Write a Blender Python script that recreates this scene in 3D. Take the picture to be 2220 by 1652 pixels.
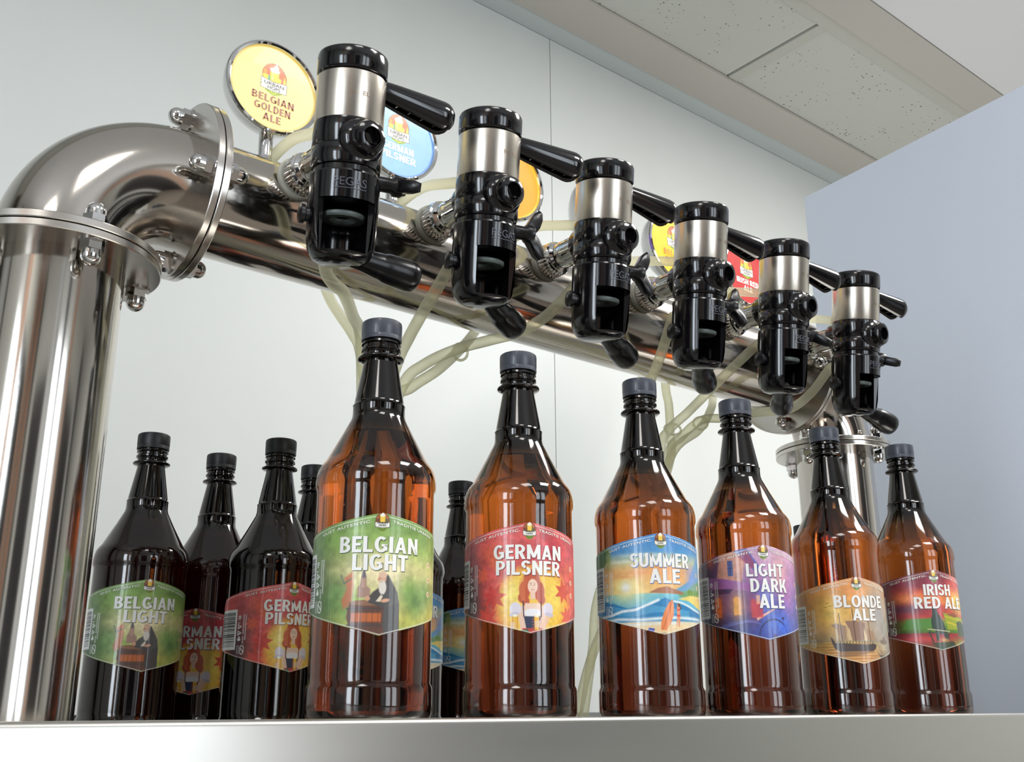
import bpy, bmesh, math, random
import numpy as np
from mathutils import Matrix, Vector
from math import pi, sin, cos, radians

for o in list(bpy.data.objects): bpy.data.objects.remove(o)
S = bpy.context.scene
COL = S.collection

# ------------------------------------------------------------------ camera
FPX, PITCH, ROLL, YAW, EYE = 2276.88, .30360, -.00276, .68822, .0041
cd = bpy.data.cameras.new('camera'); cam = bpy.data.objects.new('camera', cd); COL.objects.link(cam)
cd.sensor_width = 36; cd.lens = FPX / 2220 * 36; cd.clip_start = .01; cd.clip_end = 50
Fv = Vector((sin(YAW) * cos(PITCH), cos(YAW) * cos(PITCH), sin(PITCH)))
R0 = Vector((cos(YAW), -sin(YAW), 0)); U0 = R0.cross(Fv)
Rv = R0 * cos(ROLL) + U0 * sin(ROLL); Uv = U0 * cos(ROLL) - R0 * sin(ROLL)
M = Matrix((( Rv[0], Uv[0], -Fv[0], 0), (Rv[1], Uv[1], -Fv[1], 0), (Rv[2], Uv[2], -Fv[2], EYE), (0, 0, 0, 1)))
cam.matrix_world = M
S.camera = cam

# ------------------------------------------------------------------ world, lights, exposure
w = bpy.data.worlds.new('world'); S.world = w; w.use_nodes = True
w.node_tree.nodes['Background'].inputs[0].default_value = (.75, .8, .85, 1)
w.node_tree.nodes['Background'].inputs[1].default_value = .5
S.view_settings.view_transform = 'Standard'; S.view_settings.look = 'None'
S.view_settings.exposure = -0.12; S.view_settings.gamma = 1; S.view_settings.use_curve_mapping = False
S.cycles.caustics_reflective = False; S.cycles.caustics_refractive = False
S.cycles.max_bounces = 10; S.cycles.transmission_bounces = 8; S.cycles.transparent_max_bounces = 16; S.cycles.glossy_bounces = 5
S.cycles.sample_clamp_indirect = 6; S.cycles.use_denoising = True

def area(name, loc, rot, sx, sy, power, col):
    l = bpy.data.lights.new(name, 'AREA'); l.shape = 'RECTANGLE'; l.size = sx; l.size_y = sy
    l.energy = power; l.color = col
    o = bpy.data.objects.new(name, l); COL.objects.link(o); o.location = loc; o.rotation_euler = rot
    return o
area('ceiling_panel_light', (.05, -.75, 1.735), (0, 0, 0), .6, .6, 12, (1, .98, .94))
area('ceiling_panel_light', (1.35, -.55, 1.735), (0, 0, 0), .6, .6, 25, (1, .98, .94))
area('ceiling_panel_light', (-1.3, -1.0, 1.735), (0, 0, 0), .6, .6, 14, (1, .98, .94))
area('ceiling_panel_light', (2.3, .2, 1.735), (0, 0, 0), .6, .6, 60, (1, .98, .95))  # unseen fill light added to brighten the right part of the back wall
area('window_daylight', (.9, -2.52, .45), (radians(90), 0, 0), 1.1, 1.7, 36, (.84, .92, 1))
area('window_daylight', (-1.96, -.75, .30), (radians(90), 0, radians(-90)), 1.2, 1.5, 80, (.80, .90, 1))

# ------------------------------------------------------------------ materials
def s2l(c):
    c = np.asarray(c, float) / 255.
    return np.where(c <= .04045, c / 12.92, ((c + .055) / 1.055) ** 2.4)
def C4(c): return tuple(s2l(c)) + (1,)
def mat(name, col=(200, 200, 200), rough=.5, metal=0., **k):
    m = bpy.data.materials.new(name); m.use_nodes = True
    b = m.node_tree.nodes['Principled BSDF']
    b.inputs['Base Color'].default_value = C4(col); b.inputs['Roughness'].default_value = rough; b.inputs['Metallic'].default_value = metal
    for kk, v in k.items(): b.inputs[kk.replace('_', ' ')].default_value = v
    return m
def nodes(m): return m.node_tree.nodes, m.node_tree.links, m.node_tree.nodes['Principled BSDF']
def bump(m, scale, strength, dist=.001, stretch=None, coord='Object', detail=4):
    n, l, b = nodes(m)
    tc = n.new('ShaderNodeTexCoord'); mp = n.new('ShaderNodeMapping'); t = n.new('ShaderNodeTexNoise'); bp = n.new('ShaderNodeBump')
    if stretch: mp.inputs['Scale'].default_value = stretch
    t.inputs['Scale'].default_value = scale; t.inputs['Detail'].default_value = detail
    bp.inputs['Strength'].default_value = strength; bp.inputs['Distance'].default_value = dist
    l.new(tc.outputs[coord], mp.inputs[0]); l.new(mp.outputs[0], t.inputs[0]); l.new(t.outputs[0], bp.inputs['Height']); l.new(bp.outputs[0], b.inputs['Normal'])
    return t, mp
def noisecol(m, scale, c1, c2, lo=.35, hi=.65, stretch=None):
    n, l, b = nodes(m)
    tc = n.new('ShaderNodeTexCoord'); mp = n.new('ShaderNodeMapping'); t = n.new('ShaderNodeTexNoise'); r = n.new('ShaderNodeValToRGB')
    if stretch: mp.inputs['Scale'].default_value = stretch
    t.inputs['Scale'].default_value = scale; t.inputs['Detail'].default_value = 5
    r.color_ramp.elements[0].position = lo; r.color_ramp.elements[0].color = C4(c1)
    r.color_ramp.elements[1].position = hi; r.color_ramp.elements[1].color = C4(c2)
    l.new(tc.outputs['Object'], mp.inputs[0]); l.new(mp.outputs[0], t.inputs[0]); l.new(t.outputs[0], r.inputs[0]); l.new(r.outputs[0], b.inputs['Base Color'])
    return r

m_wall = mat('painted wall', (226, 228, 222), .45); noisecol(m_wall, 2.2, (222, 225, 221), (227, 230, 227))
m_part = mat('blue grey laminate', (222, 229, 243), .4)
m_ceil = mat('white ceiling', (240, 238, 238), .7)
m_beam = mat('beige trim', (203, 197, 188), .6)
m_corn = mat('cornice paint', (213, 219, 218), .6)
m_grid = mat('grid metal', (202, 200, 190), .5)
m_joint = mat('joint gap', (110, 106, 98), .8)
m_tile = mat('mineral tile', (210, 210, 202), .9)
def tile_mat(m):
    n, l, b = nodes(m)
    tc = n.new('ShaderNodeTexCoord'); v = n.new('ShaderNodeTexVoronoi'); v.inputs['Scale'].default_value = 75
    nz = n.new('ShaderNodeTexNoise'); nz.inputs['Scale'].default_value = 9
    mr = n.new('ShaderNodeMapRange'); mr.inputs[1].default_value = .38; mr.inputs[2].default_value = .70; mr.inputs[3].default_value = .05; mr.inputs[4].default_value = .27
    lt = n.new('ShaderNodeMath'); lt.operation = 'LESS_THAN'
    wn = n.new('ShaderNodeMath'); wn.operation = 'GREATER_THAN'; wn.inputs[1].default_value = .45
    sp = n.new('ShaderNodeSeparateColor'); mu = n.new('ShaderNodeMath'); mu.operation = 'MULTIPLY'
    mx = n.new('ShaderNodeMix'); mx.data_type = 'RGBA'; mx.inputs[6].default_value = C4((212, 212, 204)); mx.inputs[7].default_value = C4((140, 138, 132))
    l.new(tc.outputs['Object'], v.inputs[0]); l.new(tc.outputs['Object'], nz.inputs[0]); l.new(nz.outputs[0], mr.inputs[0])
    l.new(v.outputs['Distance'], lt.inputs[0]); l.new(mr.outputs[0], lt.inputs[1])
    l.new(v.outputs['Color'], sp.inputs[0]); l.new(sp.outputs[0], wn.inputs[0])
    l.new(lt.outputs[0], mu.inputs[0]); l.new(wn.outputs[0], mu.inputs[1]); l.new(mu.outputs[0], mx.inputs[0]); l.new(mx.outputs[2], b.inputs['Base Color'])
tile_mat(m_tile)
m_floor = mat('floor tile', (120, 112, 104), .4)
m_dark = mat('dark panel', (40, 38, 42), .5)
m_steel = mat('polished steel', (196, 190, 182), .10, 1.)
def steel_mix(m, sc, lo, hi, stretch):
    n, l, b = nodes(m)
    t, mp = bump(m, sc, .05, .0004, stretch)
    mr = n.new('ShaderNodeMapRange'); mr.inputs[3].default_value = lo; mr.inputs[4].default_value = hi
    l.new(t.outputs[0], mr.inputs[0]); l.new(mr.outputs[0], b.inputs['Roughness'])
steel_mix(m_steel, 12, .06, .16, (1, 1, 1))
m_flange = mat('machined steel', (205, 200, 194), .22, 1.)
m_chrome = mat('chrome', (215, 214, 212), .06, 1.)
m_brush = mat('brushed sleeve', (200, 192, 180), .28, 1.); bump(m_brush, 60, .12, .0004, (1, 1, 40))
m_counter = mat('brushed counter steel', (198, 196, 190), .3, 1.); steel_mix(m_counter, 14, .22, .38, (.15, 1, 1))
m_black = mat('glossy black plastic', (12, 11, 14), .12, Specular_IOR_Level=.6)
m_black2 = mat('satin black plastic', (16, 15, 18), .3)
m_rubber = mat('black rubber', (6, 6, 8), .25, Specular_IOR_Level=.35)
m_seal = mat('grey seal', (96, 106, 102), .4)
m_emboss = mat('embossed black', (84, 86, 96), .22)
m_gasket = mat('white gasket', (214, 212, 196), .35)
m_engrave = mat('engraving', (150, 128, 104), .4, .6)
m_capb = mat('black cap plastic', (14, 14, 16), .42)
m_capg = mat('grey translucent cap', (66, 70, 80), .38, Coat_Weight=.2)
m_paper = mat('white print', (240, 240, 236), .35)
m_shadow = {}

def shell_mat(name, neck, body, low):
    m = bpy.data.materials.new(name); m.use_nodes = True; n = m.node_tree.nodes; l = m.node_tree.links; n.clear()
    out = n.new('ShaderNodeOutputMaterial'); mx = n.new('ShaderNodeMixShader'); tr = n.new('ShaderNodeBsdfTransparent'); gl = n.new('ShaderNodeBsdfGlossy')
    gl.inputs['Roughness'].default_value = .075; gl.inputs['Color'].default_value = (1, .97, .95, 1)
    lw = n.new('ShaderNodeFresnel'); lw.inputs['IOR'].default_value = 1.6
    tc = n.new('ShaderNodeTexCoord'); sp = n.new('ShaderNodeSeparateXYZ'); r = n.new('ShaderNodeValToRGB')
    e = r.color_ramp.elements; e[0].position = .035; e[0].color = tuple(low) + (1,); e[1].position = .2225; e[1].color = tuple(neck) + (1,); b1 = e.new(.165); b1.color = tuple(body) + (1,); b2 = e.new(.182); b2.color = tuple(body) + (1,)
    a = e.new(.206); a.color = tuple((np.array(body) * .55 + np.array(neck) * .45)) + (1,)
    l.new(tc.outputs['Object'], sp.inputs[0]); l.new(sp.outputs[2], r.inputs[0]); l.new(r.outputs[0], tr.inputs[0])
    ge = n.new('ShaderNodeNewGeometry'); mm = n.new('ShaderNodeMath'); mm.operation = 'MULTIPLY_ADD'; mm.inputs[1].default_value = -.85; mm.inputs[2].default_value = 1.; l.new(ge.outputs['Backfacing'], mm.inputs[0]); mu = n.new('ShaderNodeMath'); mu.operation = 'MULTIPLY'; l.new(mm.outputs[0], mu.inputs[0]); l.new(lw.outputs[0], mu.inputs[1])
    l.new(mu.outputs[0], mx.inputs[0]); l.new(tr.outputs[0], mx.inputs[1]); l.new(gl.outputs[0], mx.inputs[2]); l.new(mx.outputs[0], out.inputs[0])
    return m
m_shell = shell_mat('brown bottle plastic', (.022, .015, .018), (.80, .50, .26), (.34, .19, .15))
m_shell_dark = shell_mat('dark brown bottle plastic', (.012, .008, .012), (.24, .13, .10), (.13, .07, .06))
def beer_mat(name, col, dens):
    m = bpy.data.materials.new(name); m.use_nodes = True; n = m.node_tree.nodes; l = m.node_tree.links; n.clear()
    out = n.new('ShaderNodeOutputMaterial'); g = n.new('ShaderNodeBsdfRefraction'); g.inputs['IOR'].default_value = 1.33; g.inputs['Roughness'].default_value = .04
    v = n.new('ShaderNodeVolumeAbsorption'); v.inputs[0].default_value = tuple(col) + (1,); v.inputs[1].default_value = dens
    l.new(g.outputs[0], out.inputs[0]); l.new(v.outputs[0], out.inputs[1]); return m
m_beer = beer_mat('amber beer', (.88, .56, .22), 19)
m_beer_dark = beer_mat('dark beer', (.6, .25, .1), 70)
def hose_mat():
    m = bpy.data.materials.new('milky hose'); m.use_nodes = True; n = m.node_tree.nodes; l = m.node_tree.links; b = n['Principled BSDF']
    b.inputs['Base Color'].default_value = C4((250, 247, 226)); b.inputs['Roughness'].default_value = .25
    tr = n.new('ShaderNodeBsdfTransparent'); tr.inputs[0].default_value = (.95, .94, .82, 1); mx = n.new('ShaderNodeMixShader')
    tl_ = n.new('ShaderNodeBsdfTranslucent'); tl_.inputs[0].default_value = C4((252, 249, 226)); m2 = n.new('ShaderNodeMixShader'); m2.inputs[0].default_value = .55; l.new(b.outputs[0], m2.inputs[1]); l.new(tl_.outputs[0], m2.inputs[2])
    lw = n.new('ShaderNodeLayerWeight'); lw.inputs[0].default_value = .45; mr = n.new('ShaderNodeMapRange'); mr.inputs[3].default_value = .30; mr.inputs[4].default_value = .85
    l.new(lw.outputs['Facing'], mr.inputs[0]); l.new(mr.outputs[0], mx.inputs[0]); l.new(tr.outputs[0], mx.inputs[1]); l.new(m2.outputs[0], mx.inputs[2])
    l.new(mx.outputs[0], n['Material Output'].inputs[0]); return m
m_hose = hose_mat()
def attr_mat(name, rough, emit=0., coat=0.):
    m = mat(name, (255, 255, 255), rough, 0, Coat_Weight=coat, Coat_Roughness=.03); n, l, b = nodes(m)
    a = n.new('ShaderNodeAttribute'); a.attribute_name = 'print'
    if emit:
        b.inputs['Base Color'].default_value = (.02, .02, .02, 1); l.new(a.outputs['Color'], b.inputs['Emission Color']); b.inputs['Emission Strength'].default_value = emit
    else: l.new(a.outputs['Color'], b.inputs['Base Color'])
    return m
m_label = attr_mat('printed label', .42, 0, .35)
m_face = attr_mat('backlit sign face', .3, 1.2, .12)
def flat(c, rough=.4, emit=0):
    k = (tuple(c), emit)
    if k not in m_shadow:
        m = mat('ink %d %d %d' % tuple(c), c, rough)
        if emit:
            b = m.node_tree.nodes['Principled BSDF']; b.inputs['Emission Color'].default_value = C4(c); b.inputs['Emission Strength'].default_value = emit
        m_shadow[k] = m
    return m_shadow[k]

# ------------------------------------------------------------------ geometry helpers
class MB:
    def __init__(s): s.v = []; s.f = []; s.m = []
    def add(s, vs, fs, mi=0, T=None):
        b = len(s.v)
        s.v += [tuple((T @ Vector(p)) if T else p) for p in vs]
        s.f += [tuple(i + b for i in f) for f in fs]; s.m += [mi] * len(fs); return s
    def mesh(s, name, mats, smooth=True, ang=35):
        me = bpy.data.meshes.new(name); me.from_pydata(s.v, [], s.f)
        for m in (mats if isinstance(mats, (list, tuple)) else [mats]): me.materials.append(m)
        if max(s.m + [0]) > 0: me.polygons.foreach_set('material_index', s.m)
        if smooth:
            me.polygons.foreach_set('use_smooth', [True] * len(me.polygons)); me.set_sharp_from_angle(angle=radians(ang))
        me.update(); return me
def frame(a, b):
    z = (Vector(b) - Vector(a)).normalized(); x = z.orthogonal().normalized(); y = z.cross(x)
    return Matrix(((x[0], y[0], z[0], a[0]), (x[1], y[1], z[1], a[1]), (x[2], y[2], z[2], a[2]), (0, 0, 0, 1)))
def axT(loc, axis, up=None):
    z = Vector(axis).normalized()
    if up is None: return frame(loc, Vector(loc) + z)
    x = Vector(up).cross(z).normalized(); y = z.cross(x)
    return Matrix(((x[0], y[0], z[0], loc[0]), (x[1], y[1], z[1], loc[1]), (x[2], y[2], z[2], loc[2]), (0, 0, 0, 1)))
def lathe(mb, prof, n=48, T=None, mi=0, a0=0., a1=2 * pi):
    full = abs(a1 - a0 - 2 * pi) < 1e-6; k = n if full else n + 1; vs = []; fs = []
    for (r, z) in prof:
        for i in range(k):
            a = a0 + (a1 - a0) * i / n; vs.append((r * cos(a), r * sin(a), z))
    for j in range(len(prof) - 1):
        for i in range(n):
            i2 = (i + 1) % k
            fs.append((j * k + i, j * k + i2, (j + 1) * k + i2, (j + 1) * k + i))
    return mb.add(vs, fs, mi, T)
def cyl(mb, a, b, r, r2=None, n=24, mi=0):
    L = (Vector(b) - Vector(a)).length; r2 = r if r2 is None else r2
    return lathe(mb, [(1e-5, 0), (r, 0), (r2, L), (1e-5, L)], n, frame(a, b), mi)
def box(mb, x0, x1, y0, y1, z0, z1, mi=0, T=None):
    vs = [(x, y, z) for x in (x0, x1) for y in (y0, y1) for z in (z0, z1)]
    fs = [(0, 1, 3, 2), (4, 6, 7, 5), (0, 4, 5, 1), (2, 3, 7, 6), (0, 2, 6, 4), (1, 5, 7, 3)]
    return mb.add(vs, fs, mi, T)
def tube(mb, pts, r, n=14, mi=0, T=None, caps=True):
    pts = [Vector(p) for p in pts]; rs = r if isinstance(r, (list, tuple)) else [r] * len(pts)
    t = (pts[1] - pts[0]).normalized(); x = t.orthogonal().normalized(); vs = []; fs = []
    for i, p in enumerate(pts):
        t = ((pts[min(i + 1, len(pts) - 1)] - pts[max(i - 1, 0)])).normalized()
        x = (x - t * x.dot(t)).normalized(); y = t.cross(x)
        for k in range(n):
            a = 2 * pi * k / n; vs.append(tuple(p + x * cos(a) * rs[i] + y * sin(a) * rs[i]))
    for i in range(len(pts) - 1):
        for k in range(n): fs.append((i * n + k, i * n + (k + 1) % n, (i + 1) * n + (k + 1) % n, (i + 1) * n + k))
    if caps:
        fs.append(tuple(reversed(range(n)))); fs.append(tuple(range((len(pts) - 1) * n, len(pts) * n)))
    return mb.add(vs, fs, mi, T)
def catmull(P, k=8):
    P = [Vector(p) for p in P]; Q = [P[0] * 2 - P[1]] + P + [P[-1] * 2 - P[-2]]; out = []
    for i in range(1, len(Q) - 2):
        for j in range(k):
            t = j / k; a, b, c, d = Q[i - 1:i + 3]
            out.append(.5 * ((2 * b) + (c - a) * t + (2 * a - 5 * b + 4 * c - d) * t * t + (-a + 3 * b - 3 * c + d) * t ** 3))
    out.append(P[-1]); return out
def prism(mb, poly, z0, z1, T=None, mi=0):
    n = len(poly); vs = [(x, y, z0) for x, y in poly] + [(x, y, z1) for x, y in poly]
    fs = [tuple(reversed(range(n))), tuple(range(n, 2 * n))] + [(i, (i + 1) % n, n + (i + 1) % n, n + i) for i in range(n)]
    return mb.add(vs, fs, mi, T)

def link(name, me, parent=None, T=None):
    o = bpy.data.objects.new(name, me); COL.objects.link(o)
    if parent is not None: o.parent = parent
    if T is not None: o.matrix_basis = T
    return o
def tag(o, label=None, cat=None, group=None, kind=None):
    if label: o['label'] = label
    if cat: o['category'] = cat
    if group: o['group'] = group
    if kind: o['kind'] = kind
    return o
def empty(name, loc=(0, 0, 0), rot=(0, 0, 0)):
    o = bpy.data.objects.new(name, None); COL.objects.link(o); o.location = loc; o.rotation_euler = rot; o.empty_display_size = .02; return o

# text -> list of triangulated faces in 2-D (unit: metres), centred on x
_tcache = {}
def text2d(s, size, bold=.0, spacing=1., sx=1., extrude=0., cut=None):
    key = (s, size, bold, spacing, sx, extrude, cut)
    if key in _tcache: return _tcache[key]
    cu = bpy.data.curves.new('t', 'FONT'); cu.body = s; cu.size = 1.; cu.offset = bold; cu.space_character = spacing; cu.align_x = 'CENTER'
    cu.resolution_u = 4; cu.extrude = extrude / size; cu.space_line = .8
    ob = bpy.data.objects.new('t', cu); me = bpy.data.meshes.new_from_object(ob)
    bm = bmesh.new(); bm.from_mesh(me); bmesh.ops.remove_doubles(bm, verts=bm.verts, dist=1e-5)
    for v in bm.verts: v.co.x *= size * sx; v.co.y *= size; v.co.z *= size
    if cut:
        xs = [v.co.x for v in bm.verts]; x = math.ceil(min(xs) / cut) * cut
        while x < max(xs):
            bmesh.ops.bisect_plane(bm, geom=bm.verts[:] + bm.edges[:] + bm.faces[:], plane_co=(x, 0, 0), plane_no=(1, 0, 0)); x += cut
    bm.verts.index_update(); vs = [tuple(v.co) for v in bm.verts]; fs = [tuple(v.index for v in f.verts) for f in bm.faces]
    bm.free(); bpy.data.meshes.remove(me); bpy.data.objects.remove(ob); bpy.data.curves.remove(cu)
    xs = [v[0] for v in vs]; c = (min(xs) + max(xs)) / 2; vs = [(x - c, y, z) for x, y, z in vs]
    _tcache[key] = (vs, fs); return vs, fs
T_ = .21
def _bar(x0, x1, y0, y1): return [(x0, y0), (x1, y0), (x1, y1), (x0, y1)]
def _arc(cx, cy, rx, ry, a0, a1, tx=.20, ty=.17, n=14):
    A = [radians(a0 + (a1 - a0) * i / n) for i in range(n + 1)]; out = []
    for p, q in zip(A[:-1], A[1:]):
        out.append([(cx + rx * cos(p), cy + ry * sin(p)), (cx + rx * cos(q), cy + ry * sin(q)), (cx + (rx - tx) * cos(q), cy + (ry - ty) * sin(q)), (cx + (rx - tx) * cos(p), cy + (ry - ty) * sin(p))])
    return out
V0 = _bar(0, T_, 0, 1)
GL = {
 'I': (T_, [V0]), 'L': (.50, [V0, _bar(T_, .50, 0, .18)]), 'E': (.50, [V0, _bar(T_, .50, 0, .18), _bar(T_, .46, .42, .58), _bar(T_, .50, .82, 1)]),
 'T': (.58, [_bar(.185, .395, 0, .83), _bar(0, .58, .82, 1)]), 'H': (.62, [V0, _bar(.41, .62, 0, 1), _bar(T_, .41, .42, .59)]),
 'N': (.64, [V0, _bar(.43, .64, 0, 1), [(.0, 1), (.20, 1), (.64, 0), (.44, 0)]]),
 'M': (.84, [V0, _bar(.63, .84, 0, 1), [(.0, 1), (.21, 1), (.52, .12), (.33, .12)], [(.84, 1), (.63, 1), (.32, .12), (.51, .12)]]),
 'A': (.68, [[(0, 0), (.20, 0), (.43, 1), (.24, 1)], [(.68, 0), (.48, 0), (.25, 1), (.44, 1)], _bar(.14, .54, .20, .36)]),
 'K': (.66, [V0, [(.17, .36), (.40, 1), (.64, 1), (.36, .36)], [(.24, .60), (.42, .68), (.67, 0), (.45, 0)]]),
 'D': (.62, [V0, _bar(.1, .25, 0, .17), _bar(.1, .25, .83, 1)] + _arc(.24, .5, .38, .5, -90, 90)),
 'B': (.60, [V0, _bar(.1, .27, 0, .16), _bar(.1, .27, .84, 1), _bar(.1, .27, .44, .58)] + _arc(.26, .74, .30, .26, -90, 90, .19, .15) + _arc(.26, .28, .34, .28, -90, 90, .20, .15)),
 'P': (.58, [V0, _bar(.1, .27, .84, 1), _bar(.1, .27, .38, .53)] + _arc(.26, .69, .32, .31, -90, 90, .20, .15)),
 'R': (.62, [V0, _bar(.1, .27, .84, 1), _bar(.1, .27, .40, .55), [(.20, .46), (.42, .48), (.63, 0), (.41, 0)]] + _arc(.26, .70, .33, .30, -90, 90, .20, .15)),
 'O': (.70, _arc(.35, .5, .35, .5, 0, 360, .21, .17, 30)), 'C': (.62, _arc(.34, .5, .34, .5, 45, 315, .21, .17, 24)),
 'G': (.68, _arc(.35, .5, .35, .5, 48, 330, .21, .17, 26) + [_bar(.36, .67, .36, .52), _bar(.48, .67, .12, .5)]),
 'U': (.62, [_bar(0, T_, .30, 1), _bar(.41, .62, .30, 1)] + _arc(.31, .31, .31, .31, 180, 360, .21, .17)),
 'S': (.56, _arc(.28, .725, .28, .275, 15, 262, .20, .165, 22) + _arc(.28, .285, .28, .285, -165, 82, .20, .165, 22)),
 ' ': (.26, []),
}
def bold_text(s, width, height, cut=None):
    key = ('B', s, width, height, cut)
    if key in _tcache: return _tcache[key]
    x = 0; polys = []
    for ch in s:
        w_, ps = GL[ch]
        for p in ps: polys.append([(x + a, b) for a, b in p])
        x += w_ + (.085 if ch != ' ' else .0)
    x -= .085; sx = width / x; bm = bmesh.new()
    for p in polys:
        ar = sum(p[i][0] * p[(i + 1) % len(p)][1] - p[(i + 1) % len(p)][0] * p[i][1] for i in range(len(p)))
        q = p if ar > 0 else p[::-1]
        bm.faces.new([bm.verts.new(((a * sx - width / 2), b * height, 0)) for a, b in q])
    if cut:
        xx = math.ceil(-width / 2 / cut) * cut
        while xx < width / 2:
            bmesh.ops.bisect_plane(bm, geom=bm.verts[:] + bm.edges[:] + bm.faces[:], plane_co=(xx, 0, 0), plane_no=(1, 0, 0)); xx += cut
    bm.verts.index_update(); vs = [tuple(v.co) for v in bm.verts]; fs = [tuple(v.index for v in f.verts) for f in bm.faces]; bm.free()
    _tcache[key] = (vs, fs); return vs, fs
def fit_text(s, width, height, **k):
    vs, fs = text2d(s, 1., **dict(k, cut=None))
    w = max(v[0] for v in vs) - min(v[0] for v in vs); ys = [v[1] for v in vs]; h = max(ys) - min(ys)
    size = height / h; sx = width / (w * size)
    return text2d(s, round(size, 5), sx=round(sx, 4), **k)
def wrap(vs, r, x0, z0, dr=0.):
    # flat (x, y, z-depth) -> cylinder radius r about Z, x measured as arc from local -Y
    out = []
    for x, y, z in vs:
        a = (x + x0) / r - pi / 2; rr = r + dr + z; out.append((rr * cos(a), rr * sin(a), z0 + y))
    return out

# ------------------------------------------------------------------ painter for the printed artwork
def vn(x, y, seed=0):
    xi = np.floor(x).astype(int); yi = np.floor(y).astype(int); fx = x - xi; fy = y - yi
    h = lambda a, b: (np.sin(a * 127.1 + b * 311.7 + seed * 74.7) * 43758.5453) % 1.
    fx = fx * fx * (3 - 2 * fx); fy = fy * fy * (3 - 2 * fy)
    return (h(xi, yi) * (1 - fx) + h(xi + 1, yi) * fx) * (1 - fy) + (h(xi, yi + 1) * (1 - fx) + h(xi + 1, yi + 1) * fx) * fy
def fbm(x, y, seed=0): return (vn(x, y, seed) + .5 * vn(2 * x, 2 * y, seed + 1) + .25 * vn(4 * x, 4 * y, seed + 2)) / 1.75
class Art:
    def __init__(s, X, Y): s.X, s.Y = X, Y; s.c = np.zeros(X.shape + (3,))
    def mix(s, a, col):
        a = np.clip(a, 0, 1)[..., None]; s.c = s.c * (1 - a) + np.asarray(col, float) * a
    def vgrad(s, stops):
        ys = [a for a, _ in stops]
        for k in range(3): s.c[..., k] = np.interp(s.Y, ys, [c[k] for _, c in stops])
    def ell(s, x, y, rx, ry, col, soft=.3, rot=0., a=1.):
        dx, dy = s.X - x, s.Y - y; c, n = cos(radians(rot)), sin(radians(rot))
        u, v = (dx * c + dy * n) / rx, (-dx * n + dy * c) / ry
        d = (np.sqrt(u * u + v * v) - 1) * min(rx, ry); s.mix(a * np.clip(.5 - d / soft, 0, 1), col)
    def glow(s, x, y, rx, ry, col, a=1.):
        s.mix(a * np.exp(-(((s.X - x) / rx) ** 2 + ((s.Y - y) / ry) ** 2)), col)
    def poly(s, P, col, soft=.35, a=1.):
        X, Y = s.X, s.Y; d = np.full(X.shape, 1e9); ins = np.zeros(X.shape, bool); n = len(P)
        for i in range(n):
            x1, y1 = P[i]; x2, y2 = P[(i + 1) % n]; ex, ey = x2 - x1, y2 - y1; L = ex * ex + ey * ey + 1e-9
            t = np.clip(((X - x1) * ex + (Y - y1) * ey) / L, 0, 1); d = np.minimum(d, np.hypot(X - x1 - t * ex, Y - y1 - t * ey))
            if y1 != y2: ins ^= ((y1 > Y) != (y2 > Y)) & (X < (x2 - x1) * (Y - y1) / (y2 - y1) + x1)
        s.mix(a * np.clip(.5 + np.where(ins, d, -d) / soft, 0, 1), col)
    def seg(s, P, w, col, soft=.3, a=1.):
        d = np.full(s.X.shape, 1e9)
        for (x1, y1), (x2, y2) in zip(P[:-1], P[1:]):
            ex, ey = x2 - x1, y2 - y1; t = np.clip(((s.X - x1) * ex + (s.Y - y1) * ey) / (ex * ex + ey * ey + 1e-9), 0, 1)
            d = np.minimum(d, np.hypot(s.X - x1 - t * ex, s.Y - y1 - t * ey))
        s.mix(a * np.clip(.5 - (d - w / 2) / soft, 0, 1), col)
    def rect(s, x0, x1, y0, y1, col, soft=.3, a=1.): s.poly([(x0, y0), (x1, y0), (x1, y1), (x0, y1)], col, soft, a)
    def noise(s, f, amp, seed=0):
        s.c = s.c * (1 + amp * (fbm(s.X * f + 50, s.Y * f + 50, seed) - .5)[..., None])

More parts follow.
